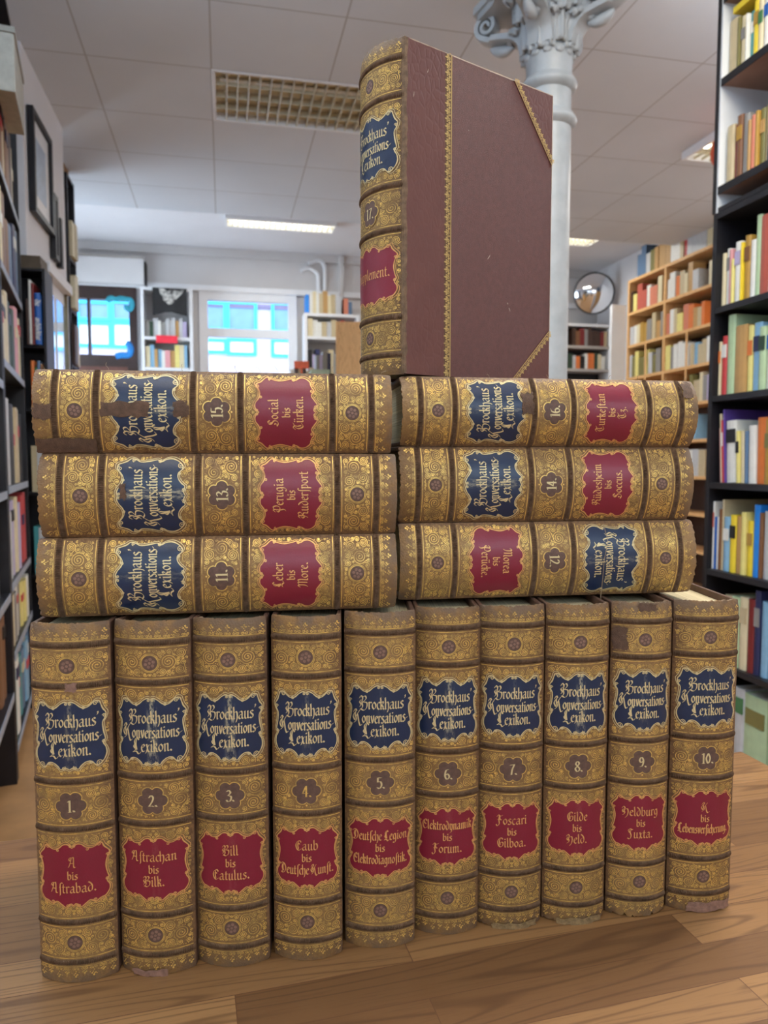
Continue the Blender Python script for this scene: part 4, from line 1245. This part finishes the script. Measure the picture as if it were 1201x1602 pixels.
row_px('D', 310, [(140, 178, 1065, 'cream', 'orange'), (178, 214, 1020, 'red', 'white'), (214, 270, 825, 'pale green'), (270, 358, 940, 'tan'), (358, 395, 940, 'pale yellow', 'orange'), (395, 456, 920, 'light blue', 'navy'), (456, 505, 950, 'pale green', 'dark green'), (505, 553, 945, 'white', 'blue'), (553, 585, 820, 'beige')],
       'the second black shelf at right', 'books on the second black shelf at right', shz[1])
row_px('E', 600, [(136, 160, 330, 'pink', None, -4), (160, 190, 225, 'cream', None, -4), (190, 216, 270, 'red', 'white', -4), (216, 240, 190, 'purple', None, -4), (240, 318, 275, 'white', 'black', -3), (318, 344, 350, 'pale yellow', 'black', -3), (344, 370, 350, 'cream', None, -3), (370, 395, 350, 'grey blue', None, -2), (395, 450, 310, 'white', None, -1.5), (450, 520, 250, 'orange', None, -1), (520, 580, 260, 'ochre', 'olive')],
       'the third black shelf at right', 'leaning books on the third black shelf at right', shz[2])
row_px('F', 600, [(116, 147, 870, 'white', 'brick red'), (147, 165, 985, 'blue'), (165, 186, 985, 'white'), (186, 220, 930, 'brown'), (220, 236, 860, 'beige'), (236, 280, 990, 'light blue', 'white'), (280, 326, 975, 'yellow', 'black'), (326, 371, 985, 'tan'), (371, 406, 955, 'pale yellow'), (406, 446, 1020, 'yellow', 'ochre'), (446, 494, 900, 'bright blue'), (494, 520, 960, 'brown'), (520, 585, 950, 'pale grey')],
       'the fourth black shelf at right', 'books on the fourth black shelf at right', shz[3])
row_px('G', 880, [(250, 320, 260, 'beige'), (320, 380, 270, 'pale green'), (380, 441, 275, 'cream', 'beige'), (441, 490, 290, 'dark red'), (490, 534, 225, 'navy', 'grey'), (534, 590, 310, 'light blue')],
       'the fifth black shelf at right', 'books on the fifth black shelf at right', shz[4])
row_px('H', 880, [(270, 345, 980, 'cream'), (345, 424, 965, 'pale grey', 'green'), (424, 600, 1035, 'pale green', 'olive')],
       'the lowest visible black shelf at right', 'books on the lowest visible shelf at right', shz[5])
# a yellow book lying across the top row
zA = shu[1] + zjoint + .002
yb = empty('book', frR.at(xR(1080 + 275 / 4.71, 600), .02, zR(1080 + 300 / 4.71, 150 / 4.71) + .002), rot=(0, radians(-1), rzR))
yb.location = frR.at(xR(1080 + 262 / 4.71, 600), .018, zR(1080 + 320 / 4.71, 78 / 4.71) + .004); yb.rotation_euler = (0, 0, rzR)
mb = MB(); mb.box(-.045, .07, 0, .19, 0, .003); mb.box(-.045, .07, 0, .19, .017, .020); mb.box(-.045, .07, -.003, -.0001, 0, .020); mb.build('cover', BM['yellow'], yb)
mb = MB(); mb.box(-.043, .068, .0005, .186, .0032, .0168); mb.build('page_block', M['pages_white'], yb)
tag(yb, 'yellow book lying flat on the upright books of the top right shelf', 'book')
# orange lamp shade peeping out behind the bookcase
oz = EYE + (722 - 252) / FPX * 4.2
ol = empty('lampshade', W(0, 0, 0), 0); p = Vector(((1106 - 600.5) / FPX * 4.2 + .092, 4.2, oz)); ol.location = p
tag(ol, 'orange round lampshade peeping out behind the white shelf unit', 'lamp')
mb = MB(); mb.lathe([(.03, -.115), (.09, -.09), (.118, -.04), (.122, 0), (.112, .05), (.08, .095), (.03, .118)], 28); mb.build('shade', plain('orange_shade', rgb(236, 92, 40), .4), ol, smooth=True)
mb = MB(); mb.tube([(0, 0, .118), (0, 0, HC - oz - .002)], .004, 6); mb.build('cord', M['black'], ol)

# ---- random shelf filling for cases further away
def fill(fr, x0, x1, zs, hr, tr, cols, seed, where, group, dep=.15, parts=False, gap=0.0, y=.012, nmax=26):
    rnd = random.Random(seed); x = x0; i = 0
    while i < nmax:
        t = rnd.uniform(*tr)
        if x + t > x1: break
        h = rnd.uniform(*hr); c = rnd.choice(cols)
        if isinstance(c, int): c = list(PAL)[c]
        b = None
        if parts and rnd.random() < .5: b = [(.5 + .25 * rnd.random(), .15, rnd.choice(['white', 'black', 'cream', 'red', 'navy']))]
        if b and b[0][2] == c: b = None
        book(fr, x, x + t, h, dep * rnd.uniform(.85, 1), zs + .001, c, lab(c, t, h, i, where), group, y=y + rnd.random() * .012, parts=parts, band=b)
        x += t + (gap if rnd.random() < .1 else 0); i += 1

# ---- tall pine bookcase further back at right, facing left
vp = 7.0
UP = on_v(980, 541, vp)[0]
rzP = rzR
frP = Frame(W(UP, vp, 0), rzP)
zP = lambda x, y: on_u(x, y, UP)[1]
xP = lambda x, y: vp - on_u(x, y, UP)[0]
ztop = zP(982, 440)
pit = (zP(982, 440) - zP(982, 541)) / 2
sh = [ztop - pit * k for k in range(1, 9) if ztop - pit * k > .08]
wP = xP(1150, 500)
bookcase('pine_bookcase', 'tall pine bookcase with square compartments, behind the right black bookcase', frP, wP, ztop, .30, sh, (M['pine'], M['pine'], M['dark_wood']), th=.028, uprights=(xP(1038, 500),))
cols_u = ['salmon', 'pale yellow', 'cream', 'beige', 'white', 'brick red', 'grey', 'beige', 'pale grey', 'tan', 'ochre', 'white', 'dark brown', 'orange']
cols_l = ['white', 'cream', 'pale grey', 'beige', 'lilac', 'light blue', 'pale yellow', 'grey', 'white', 'olive']
xm = xP(1038, 500)
NM = ['uppermost', 'second', 'third', 'fourth', 'fifth', 'sixth']
for k in range(6):
    zs = sh[k]
    if k < 3: fill(frP, .03, xm - .02, zs, (pit * .5, pit * .8), (.042, .09), cols_u if k < 2 else cols_l, 100 + k, 'the %s far pine shelf' % NM[k], 'books on the %s pine shelf, far half' % NM[k])
    fill(frP, xm + .018 if k < 3 else xP(1076, 600), xP(1112, 600), zs, (pit * .5, pit * .8), (.042, .09), cols_u if k < 2 else cols_l, 200 + k, 'the %s near pine shelf' % NM[k], 'books on the %s pine shelf, near half' % NM[k], gap=.15)
for k in (2, 3, 4):   # extra dividers of the lower compartments
    for px in (1009, 1073):
        mb = MB(); x = xP(px, 570); mb.box(x - .012, x + .012, -.004, .0, sh[k], sh[k - 1] - .03); mb.build('divider', M['pine'], [q for q in bpy.data.objects if q.name == 'pine_bookcase'][0])
fill(frP, .10, xP(1112, 420), ztop, (.20, .30), (.045, .085), ['beige', 'tan', 'grey', 'grey blue', 'cream', 'olive', 'red', 'pale grey', 'white', 'black'], 77, 'top of the pine bookcase', 'books standing on top of the pine bookcase', y=.03)
# white partition beside the pine case
o = S('trim_5', [(on_v(957, 500, 7.02)[0], UP - .005, 7.02, 7.06, 0, on_v(970, 477, 7.02)[1])], M['white_paint'])

# ---- grey bookcase at the back wall under the mirror
def back_case(x0, x1, ytop, ys, vfront, label, name, mats, H=None, dep=.24):
    a, z1 = on_v(x0, ytop, vfront); b, _ = on_v(x1, ytop, vfront)
    fr = Frame(W(a, vfront, 0), YAW)
    zs = [on_v((x0 + x1) / 2, y, vfront)[1] for y in ys]
    bookcase(name, label, fr, b - a, z1, dep, zs, mats, th=.03)
    return fr, b - a, zs, z1
fr, w_, zs, z1 = back_case(884, 957, 505, (541, 577, 613), 7.85, 'grey bookcase under the round mirror', 'grey_bookcase', (M['white_paint'], M['grey_shelf'], M['black']))
cg = ['dark brown', 'grey', 'beige', 'brown', 'dark red', 'grey', 'beige', 'dark brown']
cg2 = ['white', 'grey blue', 'cream', 'orange', 'beige', 'black', 'pale grey', 'white', 'dark green', 'beige']
fill(fr, .1, w_ - .035, zs[0], (.16, .21), (.03, .06), cg, 301, 'the upper shelf under the round mirror', 'dark books on the grey bookcase')
fill(fr, .05, w_ - .035, zs[1], (.14, .19), (.03, .06), cg2, 302, 'the second shelf under the round mirror', 'mixed books on the grey bookcase')
# ---- convex security mirror
uM, zM = on_v(928, 459, 7.75)
mr = empty('convex_mirror', W(uM, 7.75, zM), YAW); tag(mr, 'round convex mirror with dark rim on the back wall', 'mirror')
mr.rotation_euler = (radians(12), 0, YAW + radians(-14))
rm = 32 / FPX * 7.9
prof = [(rm * sin(t * .12), -.06 - .10 * cos(t * pi / 20)) for t in range(1)]
mb = MB(); rows = []
for j in range(11):
    t = j / 10; rr = rm * max(t, .002)
    rows.append([(rr * cos(2 * pi * k / 40), -.13 + .09 * t * t, rr * sin(2 * pi * k / 40)) for k in range(40)])
mb.grid(rows, 0, True)
mm = NT('mirror_glass'); mm.base((.9, .93, .97, 1)); mm.done(.03, 1.0)
mb.build('mirror_glass', mm.m, mr, smooth=True)
mb = MB(); mb.tube([((rm + .004) * cos(2 * pi * k / 40), -.042, (rm + .004) * sin(2 * pi * k / 40)) for k in range(41)], .007, 8); mb.build('rim', M['black'], mr, smooth=True)
mb = MB(); mb.tube([(0, -.045, 0), (0, .05, .0), (0, .22, -.05)], .018, 8)
mb.grid([[(rm * q * cos(2 * pi * k / 30), -.036 + .02 * (1 - q), rm * q * sin(2 * pi * k / 30)) for k in range(30)] for q in (1, .5, .01)], 0, True)
mb.build('bracket', M['black'], mr)

# ---- white bookcase with two shelves beside the dark door
fr, w_, zs, z1 = back_case(219, 300, 448, (527, 575, 620), 7.92, 'white bookcase between dark door and window, red sign on its shelf', 'white_bookcase', (M['white_paint'], M['white_paint'], M['plaster_grey']))
cw1 = ['beige', 'grey', 'salmon', 'brick red', 'white', 'black', 'dark green', 'navy', 'tan', 'lilac', 'red', 'pale grey']
cw2 = ['cream', 'light blue', 'tan', 'pale yellow', 'white', 'ochre', 'beige', 'grey blue', 'cream', 'pink']
fill(fr, .035, w_ - .035, zs[0], (.15, .21), (.03, .05), cw1, 311, 'the shelf above the red sign', 'books above the red sign')
fill(fr, .035, w_ - .035, zs[1], (.16, .24), (.03, .055), cw2, 312, 'the shelf below the red sign', 'books below the red sign')
us, zsg = on_v(261, 531, 7.9)
mb = MB(); mb.box(-.105, .105, -.004, 0, -.038, .038); sg = mb.build('shelf_sign', plain('red_card', rgb(236, 52, 72), .5)); sg.location = W(us, 7.9, zsg); sg.rotation_euler = (0, 0, YAW)
tag(sg, 'small blank red sign on the shelf edge left of the window', 'sign')
# poster with a pale feathery shape: flat sheet hung on the back wall
(ua, zb_), (ub_, zt_) = on_v(239, 493, 7.9), on_v(292, 452, 7.9)
pw, ph = (ub_ - ua) / 2, zt_ - zb_
po = empty('poster', W((ua + ub_) / 2, 7.9, zb_), YAW); tag(po, 'black poster with a pale feathery shape above the white bookcase', 'poster')
mb = MB(); mb.prism([(-pw, 0), (-pw * .3, ph * .12), (pw * .1, ph * .13), (pw, 0), (pw, ph), (-pw, ph)], 0, .004)
mb.v = [(a, -c, b_) for a, b_, c in mb.v]; mb.build('sheet', BM['black'], po)
mb = MB()
sh_ = [(-.62, .98), (-.55, .78), (-.42, .70), (-.38, .56), (-.22, .48), (-.10, .40), (.08, .42), (.22, .48), (.34, .58), (.52, .70), (.70, .80), (.85, .97), (.4, .9), (.1, .98), (-.1, .86), (-.35, .97)]
mb.poly([(x * pw, -.0052, y * ph) for x, y in sh_])
n = NT('pale_plumage'); f = n.noise(n.coord(scale=(1, 1, 1.8)), 16, 5, .7); n.base(n.ramp(f, [(.38, rgb(40, 40, 42)), (.6, rgb(214, 212, 206))])); n.done(.7)
mb.build('print', n.m, po)
# white boxed roller shutter housing over the dark door
(ua, za), (ub_, zb2) = on_v(112, 438, 8.0), on_v(224, 404, 8.0)
sb = empty('shutter_box', W((ua + ub_) / 2, 8.03, za), YAW); tag(sb, 'long white shutter box on the wall above the dark door', 'shutter box')
hw_ = (ub_ - ua) / 2; mb = MB(); mb.box(-hw_, hw_, 0, .16, 0, zb2 - za); mb.build('housing', M['plaster_grey'], sb, bevel=.006)
mb = MB(); mb.box(hw_ + .0005, hw_ + .02, .02, .16, 0, zb2 - za - .02); mb.build('end_cap', M['black_line'], sb)
mb = MB(); mb.box(-hw_, hw_, .02, .16, zb2 - za + .0005, zb2 - za + .03); mb.build('lid', M['grey_shelf'], sb)
# teal scroll ornaments stuck on the door pane
for nm, lb, pts, (bx_, by_), rr in (('window_ornament', 'teal curled ornament at the top corner of the door pane', [(-18, -2), (-14, 4), (-6, 2), (0, 4), (8, 3), (14, 2), (16, -5), (13, -12), (8, -10), (9, -6)], (188, 470), .026),
                          ('window_ornament', 'blue leaf ornament at the bottom corner of the door pane', [(-14, -6), (-6, -4), (2, -4), (6, -1), (7, 6), (4, 12), (1, 14)], (196, 551), .034)):
    u_, z_ = on_v(bx_, by_, 8.14); sc_ = 8.2 / FPX
    mb = MB(); mb.tube([(x * sc_, 0, y * sc_) for x, y in catmull([tuple(q) for q in pts], 4)], rr, 8)
    for v_i, q in enumerate(mb.v): mb.v[v_i] = (q[0], q[1] * .25, q[2])
    o = mb.build(nm, plain(nm + '_paint', rgb(46, 150, 170) if by_ < 500 else rgb(30, 120, 190), .5), smooth=True); o.location = W(u_, 8.16, z_); o.rotation_euler = (0, 0, YAW)
    tag(o, lb, 'ornament')
# ---- pale bookcase right of the window, with pipes
fr, w_, zs, z1 = back_case(476, 562, 489, (527, 592), 7.9, 'white bookcase right of the window, books on its top', 'white_bookcase', (M['white_paint'], M['white_paint'], M['grey_shelf']))
fill(fr, .02, .40, z1, (.19, .25), (.03, .06), ['pale grey', 'lilac', 'cream', 'white', 'bright blue', 'beige', 'tan'], 321, 'top of the bookcase right of the window', 'books on top of the bookcase right of the window', y=.04)
fill(fr, .43, w_ - .05, z1, (.12, .19), (.03, .05), ['teal', 'pale grey', 'magenta', 'salmon', 'grey blue'], 322, 'the far top right of the window', 'books at the right end of the white bookcase top', y=.04)
fill(fr, .035, .45, zs[0], (.15, .20), (.035, .06), ['dark red', 'cream', 'white', 'beige', 'red', 'pale grey'], 323, 'the upper shelf right of the window', 'books on the upper shelf right of the window')
fill(fr, .035, .38, zs[1], (.22, .33), (.03, .06), ['white', 'lilac', 'navy', 'grey', 'cream', 'black', 'beige'], 324, 'the second shelf right of the window', 'tall books on the shelf right of the window')
for q, (pxs, lb) in enumerate((([(470, 424), (484, 420), (496, 428), (498, 440), (498, 470), (499, 488)], 'white heating pipe bending down beside the window, left of two'), ([(482, 412), (498, 408), (506, 414), (508, 428), (508, 470), (509, 488)], 'white heating pipe bending down beside the window, right of two'))):
    mb = MB(); pts = [on_v(x, y, 8.17) for x, y in pxs]
    mb.tube([(a, 0, z) for a, z in catmull(pts, 4)], .022, 10)
    o = mb.build('heating_pipe', M['white_paint'], smooth=True)
    o.location = W(0, 8.17, 0) ; o.rotation_euler = (0, 0, YAW); tag(o, lb, 'pipe', None)
# ---- tall pine end panel of a bookcase in the middle of the room
ux, zx = on_v(525, 503, 5.3)
fr = Frame(W(ux, 5.3, 0), radians(3))
bookcase('pine_bookcase', 'pine bookcase end with bare side, just left of the standing volume', fr, .30, zx, .62, [.3, .65, 1.0, 1.35, 1.7], (M['pine'], M['pine'], M['pine']))
mb = MB(); mb.box(0.0205, .2795, -.002, .012, 0, zx - .0205); mb.build('side_board', M['pine'], [q for q in bpy.data.objects if q.name == 'pine_bookcase.001'][0])
# low bookcase with books standing on its top in front of the window
ux, zx = on_v(454, 616, 5.6)
fr = Frame(W(ux, 5.6, 0), YAW)
bookcase('low_bookcase', 'low grey bookcase in front of the window, books on its top', fr, .33, zx, .26, [.3, .62, .95, 1.3], (M['grey_shelf'], M['grey_shelf'], M['grey_shelf']))
fill(fr, .005, .20, zx, (.17, .215), (.02, .035), ['grey', 'white', 'dark brown', 'pale grey', 'beige'], 331, 'the low case before the window', 'books on the low bookcase', y=.03)
fill(fr, .205, .32, zx, (.26, .34), (.02, .04), ['lilac', 'navy', 'white', 'salmon', 'grey'], 332, 'the tall group before the window', 'tall books on the low bookcase', y=.06)
z5 = on_v(461, 576, 5.6)[1]
mb = MB(); mb.box(0, .11, 0, .004, 0, .055); mb.box(.05, .062, .0042, .008, -(z5 - zx), .05); o = mb.build('shelf_sign', plain('orange_card', rgb(240, 104, 64), .5)); u_, z_ = on_v(461, 572, 5.56); o.location = W(u_, 5.605, z5); o.rotation_euler = (0, 0, YAW)
tag(o, 'orange card sign standing among the books before the window', 'sign')
ux2, zx2 = on_v(503, 616, 5.3)
mb = MB(); mb.prism([(0, 0), (.15, 0), (.15, .16), (.02, .16), (0, .10)], 0, .2); mb.v = [(a, c, b_) for a, b_, c in mb.v]
o = mb.build('file_box', plain('pale_green_box', rgb(176, 192, 168), .7)); o.location = W(ux2 - .08, 5.38, zx); o.rotation_euler = (0, 0, YAW); tag(o, 'pale green box lying beside the pine case end', 'box')

# ================================================================== left side
# ---- black bookcase along the left, running away at a slant
M['pale_edge'] = plain('pale_shelf_edge', rgb(150, 160, 176), .4)
PL = Vector((-1.33, 2.6, 0)); rzL = radians(111.5)
frL = Frame(PL, rzL)
def lx(px, y):      # distance along the front of the left bookcase for a pixel column
    a = (px - 600.5) / FPX; dirx, diry = cos(rzL), sin(rzL)
    d = Vector((a, cos(TILT) + (-(y - 801) / FPX) * sin(TILT)))
    # PL + s*dir = t*d
    det = dirx * -d.y + d.x * diry
    return (PL.x * d.y - PL.y * d.x) / (-(dirx * d.y - diry * d.x))
def lz(px, y):
    s = lx(px, y); Y = PL.y + s * sin(rzL)
    b = -(y - 801) / FPX; t = Y / (cos(TILT) + b * sin(TILT))
    return EYE + t * (-sin(TILT) + b * cos(TILT))
shl = [lz(12, q) for q in (295, 430, 568, 762, 925, 1048, 1225)]
bookcase('black_bookcase', 'black bookcase along the left wall with pale books', frL, .865, HC - .12, .26, shl, (M['black'], M['black'], M['black']), th=.022, lip=M['pale_edge'])
frN = Frame(frL.at(-1.0, 0, 0), rzL)
shn = [lz(6, q) for q in (-60, 112, 300, 425, 598, 770, 945, 1130)]
bookcase('black_bookcase', 'black bookcase at the left picture edge, nearest to the table', frN, .985, HC - .12, .26, shn, (M['black'], M['black'], M['black']), th=.022, lip=M['pale_edge'])
NL = ['uppermost', 'second', 'third', 'fourth', 'fifth', 'sixth', 'seventh']
LC = [['brown', 'salmon', 'dark brown', 'pink', 'beige'], ['pale green', 'blue', 'grey blue', 'brown', 'navy', 'cream'], ['white', 'pink', 'light blue', 'olive', 'dark green', 'white', 'cream'], ['white', 'black', 'cream', 'pale grey', 'salmon', 'beige'],
      ['white', 'lilac', 'pale green', 'red', 'cream', 'pale grey'], ['pale yellow', 'white', 'cream', 'grey'], ['white', 'pink', 'light blue', 'teal', 'grey blue']]
zz = [shl[0]] + shl[1:]
for k, z0 in enumerate(shl):
    top = (shl[k - 1] if k else HC - .12) - z0
    hi = min(.33, top * .86)
    fill(frL, .026, .84, z0, (hi * .82, hi), (.075, .125), LC[k], 400 + k, 'the %s left slanted shelf' % NL[k], 'books on the %s shelf of the left bookcase' % NL[k], parts=True, dep=.2, y=.003)
NC = [['brown', 'pink', 'navy'], ['grey', 'black'], ['white', 'pale green', 'olive'], ['white', 'cream', 'black'], ['beige', 'white', 'brown', 'light blue'], ['blue', 'lilac', 'white', 'pale grey'], ['white', 'grey', 'pale grey'], ['dark brown', 'brown']]
for k, z0 in enumerate(shn):
    top = (shn[k - 1] if k else HC - .12) - z0
    if top < .15: continue
    hi = min(.33, top * .86)
    fill(frN, .45, .955, z0, (hi * .82, hi), (.08, .13), NC[k], 500 + k, 'the %s shelf at the left edge' % (NL + ['lowest'])[k], 'books on the %s shelf of the nearest left bookcase' % (NL + ['lowest'])[k], parts=True, dep=.2)
# archive box hung at the front of the near case
gx = lz(14, 222)
gb = empty('archive_box', frL.at(lx(0, 170) - .15, -.064, gx), rzL); tag(gb, 'grey cardboard archive box sticking out at the upper left edge', 'box')
lw = (lx(9, 170) - lx(0, 170)) + .15
mb = MB(); mb.box(0, lw, 0, .060, 0, (lz(14, 114) - gx) * .62); mb.build('box_body', plain('grey_board', rgb(168, 166, 156), .8), gb, bevel=.003)
mb = MB(); mb.box(-.004, lw + .004, -.004, .061, (lz(14, 114) - gx) * .62 + .0005, (lz(14, 114) - gx) * .62 + .02); mb.build('lid', plain('grey_board_lid', rgb(150, 148, 140), .8), gb)
# ---- narrow bookcase facing the camera in front of the pier
va = 3.78
(ua, _), (ub_, zt_) = on_v(30, 400, va), on_v(69, 402, va)
fr = Frame(W(ua - .25, va, 0), YAW)
w_ = ub_ - ua + .25
ss = [on_v(60, y, va)[1] for y in (540, 640, 770, 900, 1030, 1160)]
bookcase('black_bookcase', 'narrow black bookcase facing the table, in front of the white pier', fr, w_, on_v(60, 420, va)[1], .16, ss, (M['black'], M['black'], M['black']), th=.012)
xx = lambda px: on_v(px, 500, va)[0] - (ua - .25)
for k, (a, b_, yt, c, bd) in enumerate(((42, 47, 470, 'dark brown', None), (47, 51, 440, 'white', None), (51, 55.2, 445, 'dark red', None), (55.5, 65, 460, 'blue', None))):
    z0 = ss[0]; r = book(fr, xx(a), xx(b_), on_v(60, yt, va)[1] - z0, .14, z0 + .001, c, '%s book, %s from left on top shelf before the white pier' % (c, ORD[k]), 'books on the top shelf before the pier', y=-.02)
    if c == 'blue':
        # the white title running down the blue spine
        mb = MB(); hb = on_v(60, yt, va)[1] - z0
        st = text_strokes('die', .016, 0, 0)
        SPf = lambda a_, z_, off: (z_, -.0004 - off, hb * .93 - a_)
        nib_faces(mb, [[(q[0] + .03, q[1] - .008) for q in s_] for s_ in st], SPf, .0006, .005, .003)
        st = text_strokes('architektur', .015, 0, 0, .16)
        nib_faces(mb, [[(q[0] + .15, q[1] - .008) for q in s_] for s_ in st], SPf, .0006, .005, .003)
        mb.build('lettering', BM['white'], r)
for k, (a, b_, yt, c) in enumerate(((46, 52, 565, 'orange'), (52, 56, 575, 'green'), (56, 61, 565, 'grey blue'), (61, 65, 570, 'brown'))):
    z0 = ss[1]; book(fr, xx(a), xx(b_), on_v(60, yt, va)[1] - z0, .14, z0 + .001, c, '%s book, %s from left on second shelf before the pier' % (c, ORD[k]), 'books on the second shelf before the pier', y=-.01)
for j in (2, 3):
    fill(fr, xx(40), w_ - .014, ss[j], (.2, .26), (.02, .035), ['white', 'cream', 'light blue', 'teal', 'pale grey', 'beige'], 600 + j, 'the %s shelf before the pier' % NL[j], 'books on the %s shelf before the pier' % NL[j], dep=.11)
mb = MB(); mb.box(0, .10, 0, .15, 0, .022); mb.box(.004, .096, .004, .15, .022, .06, 0)
o = mb.build('stacked_tray', plain('dark_tray', rgb(86, 74, 58), .6)); o.location = fr.at(w_ - .115, .004, on_v(60, 420, va)[1] + .0005); o.rotation_euler = (0, 0, YAW); tag(o, 'dark tray lying on the narrow black bookcase before the pier', 'tray')
# ---- framed pictures on the pier
for k, (x0, y0, x1, y1, lb) in enumerate(((41, 163, 75, 300, 'large framed print with dark edge on the white pier'), (76, 300, 85, 400, 'narrow dark framed picture on the white pier beyond the large print'), (86.5, 340, 91, 405, 'smallest dark frame on the white pier, near its far corner'))):
    uP = -.915
    v0, zt0 = on_u(x0, y0, uP); v1, _ = on_u(x1, y1, uP)
    zb0 = on_u(x0, {0: 322, 1: 400, 2: 415}[k], uP)[1]
    w = v1 - v0; h = zt0 - zb0
    r = empty('picture_frame', W(uP, (v0 + v1) / 2, zb0), YAW + pi / 2); tag(r, lb, 'picture', None)
    t = .028
    mb = MB(); mb.box(-w / 2, w / 2, -.03, -.001, 0, t); mb.box(-w / 2, w / 2, -.03, -.001, h - t, h); mb.box(-w / 2, -w / 2 + t, -.03, -.001, t, h - t); mb.box(w / 2 - t, w / 2, -.03, -.001, t, h - t)
    mb.build('frame', M['black'], r)
    mb = MB(); mb.box(-w / 2 + t, w / 2 - t, -.012, -.004, t, h - t); mb.build('mount', M['white_paint'], r)
    mb = MB(); mb.box(-w / 4, w / 4, -.0135, -.0121, h * .22, h * .78); mb.build('print', plain('pale_blue_print', rgb(170, 186, 206), .5), r)
# ---- white glazed cabinet under the pictures
uC = -.86
v0, zt0 = on_u(66, 408, uC); v1, _ = on_u(103, 452, uC)
r = empty('glazed_cabinet', W(uC, (v0 + v1) / 2, 0), YAW + pi / 2); tag(r, 'white cabinet with reflecting glass front under the framed pictures', 'cabinet')
w = v1 - v0
mb = MB(); mb.box(-w / 2, w / 2, -.035, .055, zt0 - .05, zt0); mb.build('ledge', M['white_paint'], r)
mb = MB(); mb.box(-w / 2, w / 2, .004, .055, 0, zt0 - .051); mb.build('carcass', M['white_paint'], r)
gm = NT('reflecting_glass'); gm.base((.62, .74, .88, 1)); gm.done(.06, .9)
for q in range(2):
    mb = MB(); mb.box(-w / 2 + .03 + q * (w / 2 - .01), -.04 + q * (w / 2 + .01), .0, .0035, .12, zt0 - .12); mb.build('glass_door', gm.m, r)
mb = MB(); mb.box(w / 2 - .035, w / 2, -.012, .0036, 0, zt0 - .052); mb.build('door_post', plain('brass_post', rgb(122, 112, 84), .4, .3), r)
# ---- tall black bookcase beyond the pier, seen from its end
vX = 5.42
(ua, zt_), (ub_, _) = on_v(94, 268, vX), on_v(104, 268, vX)
fr = Frame(W(ub_, vX, 0), YAW + pi / 2)
bk = bookcase('black_bookcase', 'tall black bookcase end left of the dark door', fr, .25, zt_, .26, [.3, .68, 1.06, 1.44, 1.82, 2.2, 2.55], (M['black'], M['black'], M['dark_wood']))
for j, z in enumerate((1.06, 1.44, 1.82, 2.2, 2.55)):
    fill(fr, .023, .226, z, (.2, .29), (.06, .10), ['brown', 'dark brown', 'beige', 'grey', 'tan', 'cream'], 700 + j, 'the %s shelf left of the door' % ['fifth', 'fourth', 'third', 'second', 'uppermost'][j], 'books on the %s shelf left of the dark door' % ['fifth', 'fourth', 'third', 'second', 'uppermost'][j], y=-.03)
mb = MB(); mb.box(0, .16, .02, .2, 0, .17); o = mb.build('carton', plain('brown_carton', rgb(150, 120, 92), .8)); o.location = fr.at(.02, 0, zt_ + .001); o.rotation_euler = (0, 0, YAW + pi / 2); tag(o, 'brown carton on top of the tall black bookcase left of the door', 'carton')
